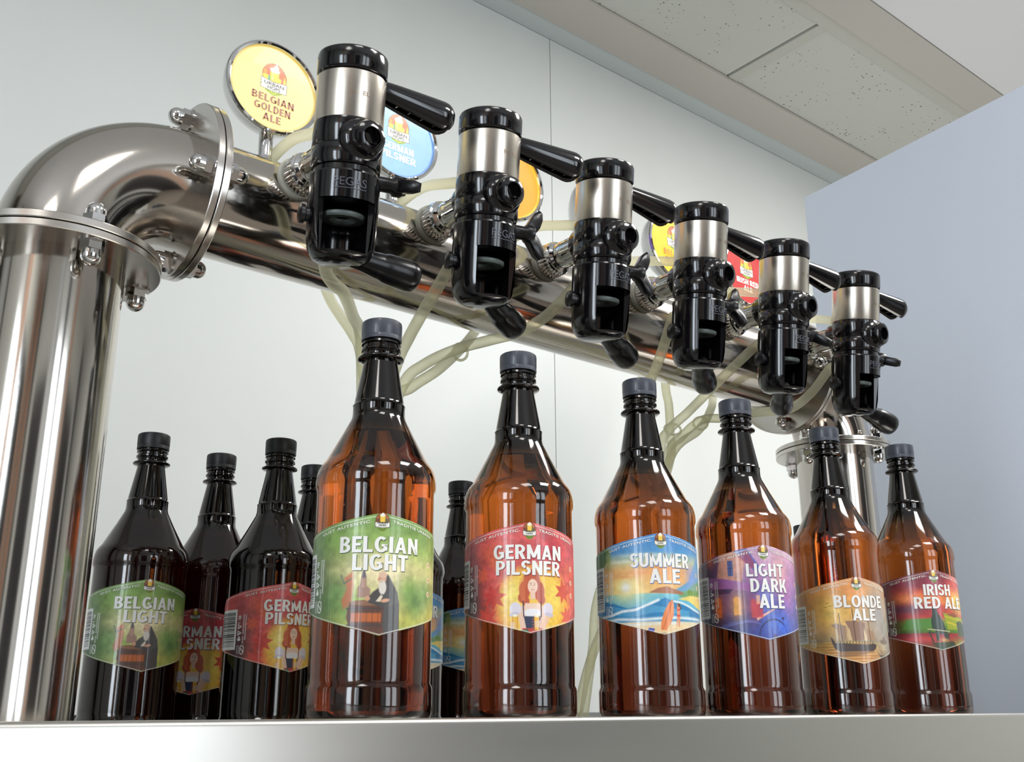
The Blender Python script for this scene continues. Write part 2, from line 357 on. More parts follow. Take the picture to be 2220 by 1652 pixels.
def emblem(A, x, y, k=1.):
    # round city-and-hops badge: dark dome, beer glass, ribbon, green hop
    A.ell(x, y + 1.2 * k, 5.4 * k, 6.2 * k, (120, 50, 30)); A.ell(x, y + 1.2 * k, 4.6 * k, 5.4 * k, (214, 120, 50))
    A.poly([(x - 4.4 * k, y), (x - 4.4 * k, y + 3 * k), (x - 3.2 * k, y + 3 * k), (x - 3.2 * k, y + 5 * k), (x - 1.6 * k, y + 5.2 * k), (x - 1.6 * k, y)], (110, 60, 30))
    A.poly([(x + 4.4 * k, y), (x + 4.4 * k, y + 3 * k), (x + 3.0 * k, y + 3 * k), (x + 3.0 * k, y + 4.6 * k), (x + 1.6 * k, y + 4.8 * k), (x + 1.6 * k, y)], (90, 80, 40))
    A.poly([(x - 1.8 * k, y - .5 * k), (x - 2 * k, y + 5 * k), (x + 2 * k, y + 5 * k), (x + 1.8 * k, y - .5 * k)], (250, 205, 70))
    A.ell(x, y + 5.6 * k, 1.9 * k, 1.2 * k, (250, 246, 225)); A.ell(x + .2 * k, y + 7.2 * k, .8 * k, 1. * k, (250, 246, 225))
    A.poly([(x - 4.6 * k, y - 3 * k), (x + 4.6 * k, y - 3 * k), (x + 2.4 * k, y - 6 * k), (x, y - 7 * k), (x - 2.4 * k, y - 6 * k)], (120, 150, 40))
    A.seg([(x - 2.6 * k, y - 4.4 * k), (x, y - 5.8 * k), (x + 2.6 * k, y - 4.4 * k)], .5 * k, (60, 90, 20))
    A.poly([(x - 5.8 * k, y + .6 * k), (x, y + .0 * k), (x + 5.8 * k, y + .6 * k), (x + 5.6 * k, y - 3.6 * k), (x, y - 4.2 * k), (x - 5.6 * k, y - 3.6 * k)], (70, 60, 50))
    A.poly([(x - 5.4 * k, y + .2 * k), (x, y - .4 * k), (x + 5.4 * k, y + .2 * k), (x + 5.2 * k, y - 3.2 * k), (x, y - 3.8 * k), (x - 5.2 * k, y - 3.2 * k)], (246, 243, 232))

def side_print(A, ink=(240, 240, 235)):
    # bar code and small print at the left end of the label (print turned by a quarter)
    A.rect(-86, -57, 21, 59, (236, 236, 232))
    rnd = random.Random(5); y = 24.
    while y < 55.5:
        h = rnd.choice([.5, .9, .5, 1.3]); A.rect(-84, -59, y, y + h, (28, 26, 34), .25); y += h + rnd.choice([.5, .8, 1.1])
    for y in (42.5, 36.5):                       # recycling triangles
        A.seg([(-54.6, y - 2), (-50.8, y), (-54.6, y + 2), (-54.6, y - 2)], .7, ink)
        A.seg([(-53.6, y - .7), (-52.2, y)], .6, ink)
    A.ell(-53.0, 30.5, 1.9, 1.5, ink); A.ell(-53.0, 32.5, .9, 1.2, ink)
    for k in range(2): A.seg([(-54.4 + k * 1.7, 17), (-54.4 + k * 1.7, 25)], .45, ink)
    P = [(-49.0 + 2.0 * cos(t), 20.8 + 2.4 * sin(t) * 1 + (1.6 if sin(t) > 0 else -1.6)) for t in np.linspace(-2.6, 3.4, 26)]
    A.seg(P, .8, ink); A.seg([(-50.6, 22.6), (-47.6, 19)], .8, ink)
    for k, (x, a, b) in enumerate([(-46.8, 30, 54), (-49.1, 36, 54), (-49.1, 27, 33)]):
        y = b
        while y > a: A.rect(x, x + 1.3, y - .9, y, ink, .3, .9); y -= 1.35
    for y in (52, 41, 31): A.ell(43.5, y, 1.7, 2.0, (245, 235, 220)); A.ell(43.5, y, 1.1, 1.3, (220, 150, 90))

def art_belgian(A):
    A.vgrad([(0, (150, 160, 60)), (14, (205, 196, 95)), (30, (200, 200, 120)), (46, (214, 206, 130)), (60, (150, 180, 85)), (76, (118, 158, 76)), (90, (104, 148, 66))])
    A.glow(-58, 25, 24, 50, (60, 92, 60), .95); A.glow(0, 46, 22, 16, (255, 236, 190), .9); A.glow(-12, 72, 26, 12, (140, 176, 80), .6)
    for x, y, r, c in [(-40, 22, 11, (88, 120, 70)), (-33, 30, 8, (110, 146, 80)), (-25, 20, 9, (120, 160, 80)), (22, 32, 8, (130, 165, 80)), (28, 24, 10, (100, 140, 70)), (40, 30, 9, (110, 150, 80)), (-18, 24, 6, (150, 180, 70))]:
        A.glow(x, y, r, r * 1.1, c, .9)
    A.noise(.22, .35, 3)
    A.poly([(-20, 44), (-26, 40), (-24, 32), (-28, 24), (-26, 18), (-20, 22), (-19, 34)], (206, 100, 66), 2, .8)
    A.seg([(-29, 42), (-26, 36), (-21, 39)], .8, (90, 110, 100), .8)
    A.poly([(-16, 26), (-16, 33), (-14, 36), (-13.6, 40), (-11.8, 47), (-10, 40), (-9.6, 34), (-7, 32), (-7, 26)], (168, 130, 112), .8)
    A.poly([(-13.6, 40), (-11.8, 47.5), (-10, 40)], (104, 96, 104), .5); A.rect(-13, -10.6, 33, 39, (190, 150, 128), .6)
    A.poly([(-21, 23), (6, 23), (8, 17), (8.6, 10), (7, 3), (4, 0), (-14, 3), (-21.5, 6), (-23.4, 12), (-22.8, 18)], (96, 58, 44), .6)
    A.poly([(-20, 15.5), (1, 15.5), (1, 9.5), (-20, 9.5)], (196, 98, 44), .7); 
    for x in (-17, -13, -9, -5, -1): A.seg([(x, 21), (x, 5)], .35, (74, 40, 30), .5, .8)
    for y in (18.5, 7): A.seg([(-23, y), (5, y)], 1.3, (70, 56, 54), .5)
    A.ell(-7.5, 22.5, 14.5, 2.0, (140, 96, 66), .6)
    A.poly([(2.5, 43), (5.5, 42), (9, 36), (12.5, 30), (14, 22), (14.4, 3), (4, -1), (2, 8), (3, 19), (-8, 22.5), (-9.5, 25), (-5, 30), (-1, 33)], (70, 66, 64), .7)
    A.poly([(4, 42), (8, 36), (9, 26), (5, 20), (12, 22), (13.5, 24), (11, 33)], (92, 88, 84), 1.5, .6)
    A.ell(1.2, 39.5, 2.9, 3.6, (226, 170, 136), .5); A.ell(1.6, 41.8, 3.0, 2.2, (232, 190, 160), .6)
    A.ell(1.5, 33.2, 2.7, 5.0, (232, 222, 208), .7); A.ell(.2, 37.2, 1.8, .8, (214, 196, 176), .4)
    A.ell(-.2, 39.6, .35, .3, (70, 50, 44), .2); A.ell(-1.5, 38.6, .6, .9, (214, 150, 120), .3)
    A.ell(3.6, 24.2, 3.2, 1.3, (220, 164, 130), .4, 10); A.ell(-8.8, 25.5, 1.8, 1.8, (214, 158, 124), .4)
    A.poly([(-3, 23.5), (.4, 28), (2, 27), (0, 23.2)], (236, 220, 190), .4)
def star(A, x, y, r, col, rot=0, a=1.):
    P = []
    for i in range(14): t = radians(rot + i * 360 / 14); q = r if i % 2 == 0 else r * .5; P.append((x + q * cos(t), y + q * sin(t)))
    A.poly(P, col, .8, a)
def art_pilsner(A):
    A.vgrad([(0, (236, 104, 84)), (30, (228, 86, 78)), (55, (214, 80, 80)), (90, (222, 84, 86))])
    A.noise(.16, .5, 8)
    A.glow(-56, 22, 16, 34, (58, 28, 34), 1); A.glow(-30, 62, 12, 9, (232, 100, 62), .7); A.glow(20, 66, 12, 10, (180, 40, 60), .6)
    A.ell(6, 20, 33, 31, (248, 166, 50), 9); A.ell(4, 24, 27, 27, (252, 200, 70), 9); A.glow(-12, 30, 9, 12, (255, 232, 120), .8); A.glow(22, 30, 8, 14, (255, 226, 110), .7)
    for x, y, r, c, t in [(-29, 28, 11, (214, 58, 52), 10), (-36, 12, 11, (222, 70, 56), 30), (31, 33, 10, (214, 62, 58), 50), (-27, 55, 8, (232, 104, 64), 0), (38, 50, 9, (226, 90, 66), 20), (36, 14, 9, (232, 84, 72), 5), (-40, 45, 8, (230, 90, 60), 25)]: star(A, x, y, r, c, t, .85)
    A.noise(.5, .18, 4)
    H = (198, 84, 50)
    for x, y, rx, ry in [(1.5, 41, 6.6, 8), (-4.2, 33, 4.4, 7), (7.6, 32, 4.4, 7.5), (-6, 27, 3.4, 4), (9.4, 26, 3.2, 4), (-3, 24, 2.6, 4)]: A.ell(x, y, rx, ry, H, .8)
    for i in range(7): A.seg([(-8 + i * .9, 44 - abs(i - 3)), (-8.5 + i * .7, 34), (-6.5 + i * .4, 25)], .4, (232, 128, 78), .5, .7); A.seg([(6 + i * .7, 44 - i), (7 + i * .6, 34), (8 + i * .5, 24)], .4, (158, 56, 36), .5, .6)
    A.poly([(-8, 21), (12, 21), (13.5, 12), (10, 0), (-7, 0), (-9, 12)], (246, 204, 178), .6)
    A.ell(-11.5, 18.5, 4.6, 5.2, (232, 222, 232), .6); A.ell(15, 18.5, 4.6, 5.2, (232, 222, 232), .6)
    A.ell(-12.5, 14.5, 4.0, 1.6, (206, 196, 214), .5, 10); A.ell(16, 14.5, 4.0, 1.6, (206, 196, 214), .5, -10)
    A.poly([(-14, 13), (-9.5, 13), (-9.5, 1), (-13, 1)], (244, 196, 160), .5); A.poly([(13, 13), (17, 13), (12, 3), (9, 6)], (244, 196, 160), .5)
    A.ell(2.2, 36, 4.0, 5.6, (250, 214, 190), .5); A.rect(.4, 4.2, 26, 32, (246, 204, 178), .6)
    A.poly([(-4, 23), (8, 23), (9, 14), (-5, 14)], (250, 214, 190), .8)
    A.ell(2.2, 15.5, 7, 3.4, (246, 242, 244), .6)
    for sx in (-1.4, 1.4): A.ell(2.1 + sx, 37, .5, .28, (96, 60, 50), .3); A.seg([(2.1 + sx * 1.5, 38.2), (2.1 + sx * .6, 38.4)], .3, (130, 60, 40), .25)
    A.seg([(1.1, 33.5), (2.2, 33.1), (3.3, 33.5)], .4, (206, 70, 66), .3); A.seg([(2.3, 36.5), (2.5, 35)], .3, (224, 160, 136), .25)
    A.poly([(-5, 13), (8.5, 13), (7.5, 3), (-3, 3)], (46, 52, 78), .5); A.seg([(-5, 13), (-5.5, 24)], .9, (60, 46, 62), .4); A.seg([(9, 13), (9, 24)], .9, (60, 46, 62), .4)
    for y in (11, 9, 7, 5): A.seg([(1.6, y), (4, y - .8)], .35, (220, 90, 60), .3)
    A.poly([(-6, 4), (10, 4), (12, -3), (-8, -3)], (196, 60, 52), .5); A.poly([(-8, 2), (-2, 3.5), (1, -3), (-8, -3)], (56, 92, 62), .5)
    for x in (-11.8, 5.2): A.poly([(x - 2.3, 13.8), (x + 2.3, 13.8), (x + 1.9, 2.6), (x - 1.9, 2.6)], (190, 110, 30), .4); A.poly([(x - 1.9, 13.5), (x + 1.9, 13.5), (x + 1.5, 3), (x - 1.5, 3)], (250, 190, 50), .4); A.ell(x, 13.6, 2.1, 1.1, (252, 246, 226), .4)
    for k in range(4): A.seg([(4, 5.2 + k * 1.3), (8, 5.6 + k * 1.3)], 1.0, (246, 204, 176), .4); A.seg([(-15, 4 + k * 1.3), (-12, 4 + k * 1.3)], 1.0, (246, 204, 176), .4)
def art_summer(A):
    A.vgrad([(0, (240, 196, 136)), (7, (244, 214, 160)), (13, (226, 224, 206)), (16, (70, 160, 206)), (24, (90, 182, 214)), (34, (120, 200, 214)), (35, (250, 206, 130)), (44, (252, 186, 110)), (54, (244, 176, 110)), (62, (200, 206, 150)), (70, (80, 150, 206)), (90, (52, 126, 206))])
    A.glow(-32, 40, 16, 13, (255, 236, 140), 1); A.glow(-32, 40, 5, 5, (255, 255, 244), 1)
    for y, x, l in [(52, -20, 20), (56, -2, 18), (49, -34, 12), (67, -14, 22), (62, -36, 14)]: A.glow(x, y, l, 1.6, (250, 160, 96) if y < 60 else (236, 240, 232), .7)
    A.poly([(6, 35), (16, 40), (28, 46), (36, 58), (46, 70), (64, 74), (64, 35)], (110, 168, 206), 2); A.poly([(14, 35), (26, 38), (34, 44), (46, 46), (64, 50), (64, 30), (16, 32)], (116, 168, 110), 2)
    A.glow(32, 50, 8, 12, (130, 150, 220), .7); A.poly([(-12, 35), (-4, 39), (4, 40.5), (12, 38), (20, 36), (20, 34)], (176, 116, 84), .7)
    A.poly([(14, 30), (30, 34), (45, 34), (64, 38), (64, 20), (40, 24), (26, 29)], (246, 216, 110), 1)
    for x in (28, 32, 37, 43): A.ell(x, 36, 2.4, 2.6, (110, 150, 60), 1)
    A.poly([(-90, 24), (-60, 30), (-45, 27), (-30, 22), (-10, 26), (2, 31), (14, 26), (30, 24), (46, 20), (46, 12), (-90, 10)], (40, 128, 186), 1.2)
    for k in range(6): A.seg([(-50 + k * 2, 25 - k * 1.6), (-26, 20 - k * .9), (-8, 24 - k), (6, 22 - k * .6), (26, 20 - k)], .5, (120, 200, 226), .8, .7)
    A.seg([(-62, 16), (-48, 17), (-36, 20), (-24, 21), (-12, 25.5), (-4, 29)], 2.2, (246, 250, 250), 1.4); A.seg([(10, 28), (18, 27), (34, 22), (46, 20)], 1.6, (246, 250, 250), 1)
    A.seg([(-60, 12), (-40, 13.5), (-20, 12.5), (10, 14.5), (44, 14)], 2.4, (240, 246, 244), 2); A.seg([(-40, 8), (-10, 9), (12, 10)], 1.2, (236, 240, 230), 1.4)
    A.noise(.3, .12, 6)
    A.poly([(-90, 90), (-90, 45), (-60, 52), (-58, 58), (-52, 64), (-54, 68), (-47, 72), (-56, 78)], (70, 112, 50), 2.5, .9); A.glow(-50, 66, 3, 9, (150, 160, 60), .8)
    A.poly([(-3, 4), (-2.4, 11), (.4, 19), (4.5, 26), (8.6, 30), (9.8, 24), (9, 16), (5.6, 9), (2, 4)], (240, 130, 62), .5); A.seg([(-1, 5), (2.5, 14), (8.4, 29)], .6, (196, 86, 40), .4); A.seg([(3, 6), (6, 14), (8.8, 26)], .8, (252, 168, 96), .6, .8)
    A.ell(14, 25, 1.2, 1.5, (232, 160, 120), .4); A.poly([(13, 27), (16, 26), (17, 22), (15, 21)], (96, 60, 50), .5); A.poly([(12.4, 23.5), (15.6, 23.5), (15.6, 15), (14.9, 7), (13.6, 7), (13.4, 13), (12.2, 7), (11.4, 8), (12.4, 17)], (240, 152, 112), .4)
    A.rect(12.3, 15.6, 20.4, 21.8, (226, 80, 60), .4); A.rect(12.3, 15.8, 15.4, 17, (226, 80, 60), .4)
    A.poly([(-14, 4), (-16, 1), (-12, -.2), (-10, 2.6)], (250, 250, 250), .4); A.poly([(-13, 6), (-14.6, 2.8), (-9.5, 1.6), (-8, 5)], (50, 70, 180), .4); A.ell(-.5, .8, 3, .8, (120, 86, 50), .6)
def art_night(A):
    A.vgrad([(0, (60, 70, 160)), (18, (52, 66, 140)), (34, (96, 84, 160)), (56, (172, 116, 170)), (74, (206, 156, 190)), (90, (190, 150, 190))])
    A.glow(-66, 20, 34, 34, (24, 26, 60), 1); A.glow(-60, 66, 22, 18, (60, 30, 70), .9); A.glow(-30, 36, 16, 18, (120, 70, 110), .9)
    A.poly([(-42, 78), (-26, 88), (-14, 86), (-18, 70), (-22, 50), (-46, 56)], (206, 140, 120), 1.6); A.poly([(-34, 86), (-20, 90), (-2, 62), (-8, 60), (-22, 76)], (96, 104, 180), 1)
    A.poly([(-24, 76), (-16, 82), (-7, 66), (-12, 64)], (172, 60, 90), 1, .7)
    A.glow(-54, 74, 6, 7, (226, 90, 50), .8); A.poly([(-74, 60), (-40, 56), (-12, 50), (-12, 44), (-40, 46), (-74, 48)], (150, 84, 150), 1.2); A.poly([(-74, 48), (-30, 46), (-34, 42), (-74, 42)], (50, 30, 76), 1.2)
    A.rect(-34, -29, 58, 72, (70, 80, 140), .7); A.seg([(-31.5, 58), (-31.5, 72)], .5, (40, 44, 90)); A.seg([(-34, 65), (-29, 65)], .5, (40, 44, 90))
    for x, y, w_, h, c in [(-46, 30, 3.4, 9, (236, 104, 40)), (-27, 30.5, 3.2, 8, (250, 168, 70)), (-12, 28, 2.4, 8, (214, 70, 70))]:
        A.glow(x, y, w_ * 2.2, h * 1.5, c, .65); A.rect(x - w_, x + w_, y - h, y + h * .7, c, .8); A.ell(x, y + h * .7, w_, 3, c, .8)
    A.glow(16, 60, 10, 16, (250, 196, 170), .7); A.glow(24, 36, 10, 22, (226, 140, 200), .6); A.glow(12, 14, 16, 14, (90, 130, 236), .9); A.glow(-2, 36, 8, 12, (90, 120, 220), .6)
    A.poly([(-10, 20), (2, 26), (12, 30), (0, 23), (-10, 17)], (240, 180, 160), .8); A.noise(.3, .25, 2)
    A.rect(-11, -4, 20, 34, (214, 66, 72), 1.4, .8); A.rect(-9.5, -6, 32, 40, (250, 190, 150), 1, .8)
    for k in range(5): A.seg([(-60 + k * 6, 8 + k * 2), (-30 + k * 3, 14 + k), (-14 + k * 2, 18 - k)], .5, (130, 140, 220), .8, .5)
    P = [(6 + 14.5 * cos(t), 3 + 15.5 * sin(t)) for t in np.linspace(-.2, pi + .2, 30)]
    A.seg(P, 1.3, (48, 52, 104), .5)
    for t in (12, 40, 68, 96, 124, 152): A.seg([(6, 3), (6 + 14 * cos(radians(t)), 3 + 15 * sin(radians(t)))], .7, (70, 84, 170), .5)
    A.ell(6, 3, 2.2, 2.4, (60, 60, 120), .6); A.glow(17, 10, 5, 5, (70, 110, 230), .8)
    A.ell(16, 19.5, 1.4, 1.3, (60, 50, 110), .5); A.seg([(16, 19), (16.6, 14.5)], .5, (60, 50, 110), .4)
def art_ship(A):
    A.vgrad([(0, (216, 140, 74)), (12, (222, 158, 84)), (21, (214, 178, 96)), (22, (176, 150, 110)), (34, (218, 170, 110)), (50, (240, 178, 84)), (70, (236, 158, 80)), (90, (226, 140, 78))])
    A.glow(24, 50, 20, 34, (170, 162, 158), 1); A.glow(44, 20, 20, 40, (150, 148, 140), .9); A.glow(-28, 52, 14, 16, (250, 206, 96), .9); A.glow(-66, 60, 18, 24, (190, 120, 60), .8); A.glow(-6, 74, 12, 10, (250, 160, 90), .8)
    A.noise(.14, .3, 11)
    for k in range(14):
        y = 1 + k * 1.45; A.seg([(-50 + (k * 13) % 20, y), (-20 + (k * 7) % 18, y - .5), (6 + (k * 11) % 14, y + .2)], .7, (176, 108, 54) if k % 2 else (250, 200, 110), .7, .7)
    A.poly([(-29, 38), (-24, 40), (-14, 37), (-15, 24), (-20, 24), (-24, 34)], (170, 136, 108), .6)
    A.poly([(-15, 42), (-5, 42), (6, 40), (4, 28), (2, 23), (-9, 22.5), (-11, 32)], (150, 112, 90), .6); A.poly([(5, 35), (14, 32), (16, 24), (8, 23)], (178, 140, 108), .6)
    A.poly([(-14, 38), (-11, 34), (-9.5, 23), (-13, 23)], (224, 190, 140), .6); A.poly([(3, 36), (6, 28), (6, 22), (3, 23)], (226, 196, 150), .6)
    A.seg([(-19, 22), (-20.5, 50)], .8, (96, 66, 50), .4); A.seg([(-6, 22), (-7, 54)], .9, (96, 66, 50), .4); A.seg([(10, 22), (9, 42)], .7, (96, 66, 50), .4)
    for P in ([(-20.5, 50), (-29, 24)], [(-7, 54), (-16, 24)], [(-7, 54), (8, 24)], [(9, 42), (18, 24)]): A.seg(P, .25, (140, 100, 70), .3, .8)
    A.poly([(-30.5, 27), (-28, 24), (-26, 20.5), (-18, 20.5), (-8, 19.5), (6, 19), (13, 20), (16.5, 19), (16, 15.5), (12, 12.5), (-22, 12), (-27, 15), (-29, 20)], (74, 60, 56), .5)
    for x in range(-24, 14, 3): A.seg([(x, 20.2), (x + .3, 22)], .8, (90, 70, 56), .5)
    A.poly([(-26, 12), (12, 12.5), (2, 9), (-24, 6)], (120, 84, 60), 1.6, .6)
    A.poly([(18, 11), (22, 8.6), (36, 9), (44, 11), (42, 2), (28, 1), (22, 5)], (84, 80, 72), .7)
    for x in range(23, 38, 3): A.seg([(x, 9), (x - .6, 13)], .9, (88, 84, 76), .5)
    A.ell(30, 22, 7, 2.4, (120, 104, 92), 1.4); A.rect(28, 33, 22, 27, (130, 108, 96), 1)
    for x, y in ((-31, 60), (-28, 57), (-33, 56)): A.seg([(x - 1.5, y + .4), (x, y), (x + 1.6, y + .5)], .4, (110, 80, 50), .3)
def art_red(A):
    A.vgrad([(0, (80, 74, 40)), (8, (150, 60, 50)), (18, (160, 44, 54)), (19, (70, 120, 40)), (30, (120, 150, 50)), (36, (196, 60, 60)), (46, (190, 60, 62)), (52, (236, 120, 60)), (60, (232, 96, 66)), (70, (150, 50, 66)), (90, (92, 40, 62))])
    A.glow(-66, 34, 24, 60, (84, 26, 40), 1); A.glow(34, 52, 18, 14, (255, 226, 110), 1); A.glow(30, 74, 16, 10, (236, 100, 90), .9); A.glow(-20, 56, 24, 5, (250, 150, 80), .7)
    A.glow(-34, 44, 22, 5, (96, 60, 84), .8); A.noise(.18, .35, 21)
    A.poly([(-34, 33), (-6, 34), (-6, 24), (-40, 22)], (84, 140, 54), 1.6); A.poly([(6, 40), (46, 34), (60, 24), (10, 22)], (160, 170, 50), 2)
    A.seg([(8, 36), (20, 34), (36, 33)], 1.2, (206, 190, 50), .8); A.seg([(10, 30), (24, 27), (44, 28)], 1.4, (226, 196, 60), .9); A.poly([(10, 38), (20, 40), (30, 37), (22, 35)], (150, 90, 60), 1)
    A.poly([(24, 30), (32, 32), (48, 28), (48, 14), (26, 16)], (70, 84, 62), 1.5); A.glow(-20, 12, 24, 4, (214, 70, 70), .9); A.glow(30, 6, 16, 7, (140, 160, 60), .9)
    D = (40, 56, 48)
    A.poly([(-6, 46), (-1.5, 46.5), (-1, 42), (-.4, 40), (2, 36), (5, 30), (6.5, 24), (8, 20), (9.5, 12), (6, 12), (3, 18), (-1, 18), (-2, 10), (-5, 10), (-5, 20), (-8.5, 24), (-8.4, 32), (-6.6, 38)], D, .6)
    A.ell(-3.6, 43, 2.5, 3.4, D, .6); A.seg([(-13, 22.5), (12, 20)], .9, (214, 200, 160), .4); A.seg([(-12, 19), (10, 17)], 1.2, (60, 60, 50), .5)
    for P in ([(-11, 21), (-9, 8)], [(8, 19), (12, 8)], [(-13, 19), (-8, 10)], [(11, 18), (6, 10)]): A.seg(P, 1., (60, 56, 48), .4)
    A.poly([(-10, 8), (16, 10), (20, 4), (0, -2)], (56, 66, 44), 1.6); A.glow(4, 11, 5, 2, (220, 200, 110), .7)

LH, ZT, ZB = .0860, .1390, .0530          # label height, apex heights above the bottle base
RL = .0449
TH0, TH1 = -110., 76.
def edge_top(th): return 86 - np.abs(th) * .155 - np.clip((th - 66) / 10, 0, 1) ** 2 * 6 - np.clip((-th - 101) / 9, 0, 1) ** 2 * 6
def edge_bot(th): return 0 + np.abs(th) * .2 + np.clip((th - 68) / 8, 0, 1) ** 2 * 4 + np.clip((-th - 103) / 7, 0, 1) ** 2 * 4
NX, NY = 330, 200
def label_mesh(name, art, border=(236, 236, 220)):
    th = np.linspace(TH0, TH1, NX + 1)[None, :] * np.ones((NY + 1, 1)); t = np.linspace(0, 1, NY + 1)[:, None] * np.ones((1, NX + 1))
    Y = edge_bot(th) * (1 - t) + edge_top(th) * t; X = th * pi / 180 * RL * 1000
    A = Art(X, Y); art(A); side_print(A); emblem(A, 0, 79, .95)
    k = Y - edge_bot(th); k2 = edge_top(th) - Y; k3 = X - X.min(); k4 = X.max() - X
    d = np.minimum(np.minimum(k, k2 - 1.0), np.minimum(k3, k4)); A.mix(.85 * np.clip(1.1 - np.abs(d - .8) / .55, 0, 1) * (np.abs(X) > 4.5 * (Y > 70)), border)
    a = np.radians(th) - pi / 2
    co = np.stack([RL * np.cos(a), RL * np.sin(a), ZB + Y / 1000], -1).reshape(-1, 3)
    idx = np.arange((NX + 1) * (NY + 1)).reshape(NY + 1, NX + 1)
    q = np.stack([idx[:-1, :-1], idx[:-1, 1:], idx[1:, 1:], idx[1:, :-1]], -1).reshape(-1, 4)
    # rim turned back towards the bottle, so the label has a thickness
    loop = np.concatenate([idx[0, :], idx[1:, -1], idx[-1, -2::-1], idx[-2:0:-1, 0]]); n0 = len(co)
    inner = co[loop].copy(); inner[:, :2] *= (RL - .0004) / RL; co = np.concatenate([co, inner]); m = len(loop)
    rim = np.stack([loop, n0 + np.arange(m), n0 + (np.arange(m) + 1) % m, loop[(np.arange(m) + 1) % m]], -1)
    q = np.concatenate([q, rim])
    me = bpy.data.meshes.new(name); me.vertices.add(len(co)); me.vertices.foreach_set('co', co.ravel()); me.loops.add(q.size); me.loops.foreach_set('vertex_index', q.ravel().astype(np.int32))
    me.polygons.add(len(q)); me.polygons.foreach_set('loop_start', np.arange(0, q.size, 4, dtype=np.int32)); me.polygons.foreach_set('use_smooth', [True] * len(q)); me.update(calc_edges=True)
    col = np.ones((len(co), 4), np.float32); c = s2l(np.clip(A.c * .92 + 16, 0, 255)).reshape(-1, 3); col[:n0, :3] = c; col[n0:, :3] = c[loop]  # whole print lifted towards white to imitate gloss haze
    at = me.color_attributes.new('print', 'FLOAT_COLOR', 'POINT'); at.data.foreach_set('color', col.ravel()); me.materials.append(m_label); return me

def lettering_mesh(name, lines, ink=(244, 242, 236), sh=(80, 110, 60), slogan=(238, 238, 226)):
    mb = MB()
    for txt, x0, x1, y0, y1 in lines:        # millimetres on the unrolled label
        vs, fs = bold_text(txt, (x1 - x0) / 1000, (y1 - y0) / 1000, cut=.003)
        mb.add(wrap(vs, RL, (x0 + x1) / 2000 + .0005, ZB + y0 / 1000 - .0005, .0002), fs, 1)
        mb.add(wrap(vs, RL, (x0 + x1) / 2000, ZB + y0 / 1000, .0005), fs, 0)
    for txt, xa, xb, sgn in (('GUST AUTENTIC.', -48.5, -7.5, -1), ('TRADITIE URBANA', 7.5, 46, 1)):
        vs, fs = fit_text(txt, (xb - xa) / 1000, .0022, bold=.02, spacing=1.1, cut=.003); xm = (xa + xb) / 2000
        out = []
        for x, y, z in vs:
            X = (x + xm); th = math.degrees(X / RL); out.append((X, y + (86 - abs(th) * .155 - 5.6) / 1000, z))
        mb.add(wrap(out, RL, 0, ZB, .0003), fs, 2)
    for txt, xx, yy, h, L in (('e', -54.6, 51.5, .0035, .0032), ('1 L', -54.6, 47.0, .0026, .005)):
        vs, fs = fit_text(txt, L, h, bold=.01, cut=.002)
        mb.add(wrap([(y, -x, z) for x, y, z in vs], RL, xx / 1000, ZB + yy / 1000, .0003), fs, 2)
    for txt, yy, h in (('URBAN', 78.2, .0013), ('HOPS', 76.4, .0013)):
        vs, fs = fit_text(txt, .0075 if txt == 'URBAN' else .005, h, bold=.01); mb.add(wrap(vs, RL, 0, ZB + yy / 1000, .0003), fs, 3)
    return mb.mesh(name, [flat(ink, .35), flat(sh, .4), flat(slogan, .35), flat((40, 34, 30), .4)], smooth=False)

KINDS = {
 'monk': (art_belgian, [('BELGIAN', -30.5, 28.5, 57.6, 69), ('LIGHT', -20.5, 20, 45, 56.4)], (96, 112, 70)),
 'woman': (art_pilsner, [('GERMAN', -29, 28, 56.8, 68.2), ('PILSNER', -27, 27, 44.6, 55.8)], (150, 50, 54)),
 'beach': (art_summer, [('SUMMER', -27, 28, 56.6, 68.6), ('ALE', -11, 17, 43, 55.2)], (70, 130, 206)),
 'street': (art_night, [('LIGHT', -17, 20, 56.8, 68.6), ('DARK', -14, 23, 42.8, 55), ('ALE', -7, 19, 28.4, 41)], (60, 60, 120)),
 'ship': (art_ship, [('BLONDE', -24, 30, 55.4, 67.6), ('ALE', -7, 19, 42.4, 54.2)], (170, 110, 76)),
 'bench': (art_red, [('IRISH', -13, 19, 58.4, 70.4), ('RED ALE', -24, 36, 44.4, 56.8)], (120, 60, 66)),
}
ME = {}
for k_, (a_, l_, s_) in KINDS.items():
    ME[k_] = (label_mesh('label', a_), lettering_mesh('lettering', l_, sh=s_))

# ------------------------------------------------------------------ the room
def struct(name, mb, m, smooth=False):
    return tag(link(name, mb.mesh(name, m, smooth)), kind='structure')
YW, ZC = 1.83, 1.75
struct('floor', box(MB(), -2.1, 4.2, -2.7, 2.0, -1.0, -.95), m_floor)
wb = tag(empty('wall_back', (0, YW, 0)), kind='structure')
XS = 1.641
link('backing', box(MB(), -2.0, 4.1, .012, .1, -.95, ZC + .05).mesh('backing', m_joint, False), wb)
link('wall_panel', box(MB(), -2.0, XS - .0012, 0, .012, -.95, ZC + .0).mesh('wall_panel', m_wall, False), wb)
link('wall_panel', box(MB(), XS + .0012, 4.1, 0, .012, -.95, ZC + .0).mesh('wall_panel', m_wall, False), wb)
struct('wall_left', box(MB(), -2.1, -2.0, -2.6, YW, -.95, ZC + .05), m_wall)
struct('wall_right', box(MB(), 4.1, 4.2, -2.6, YW, -.95, ZC + .05), m_wall)
fr = MB()
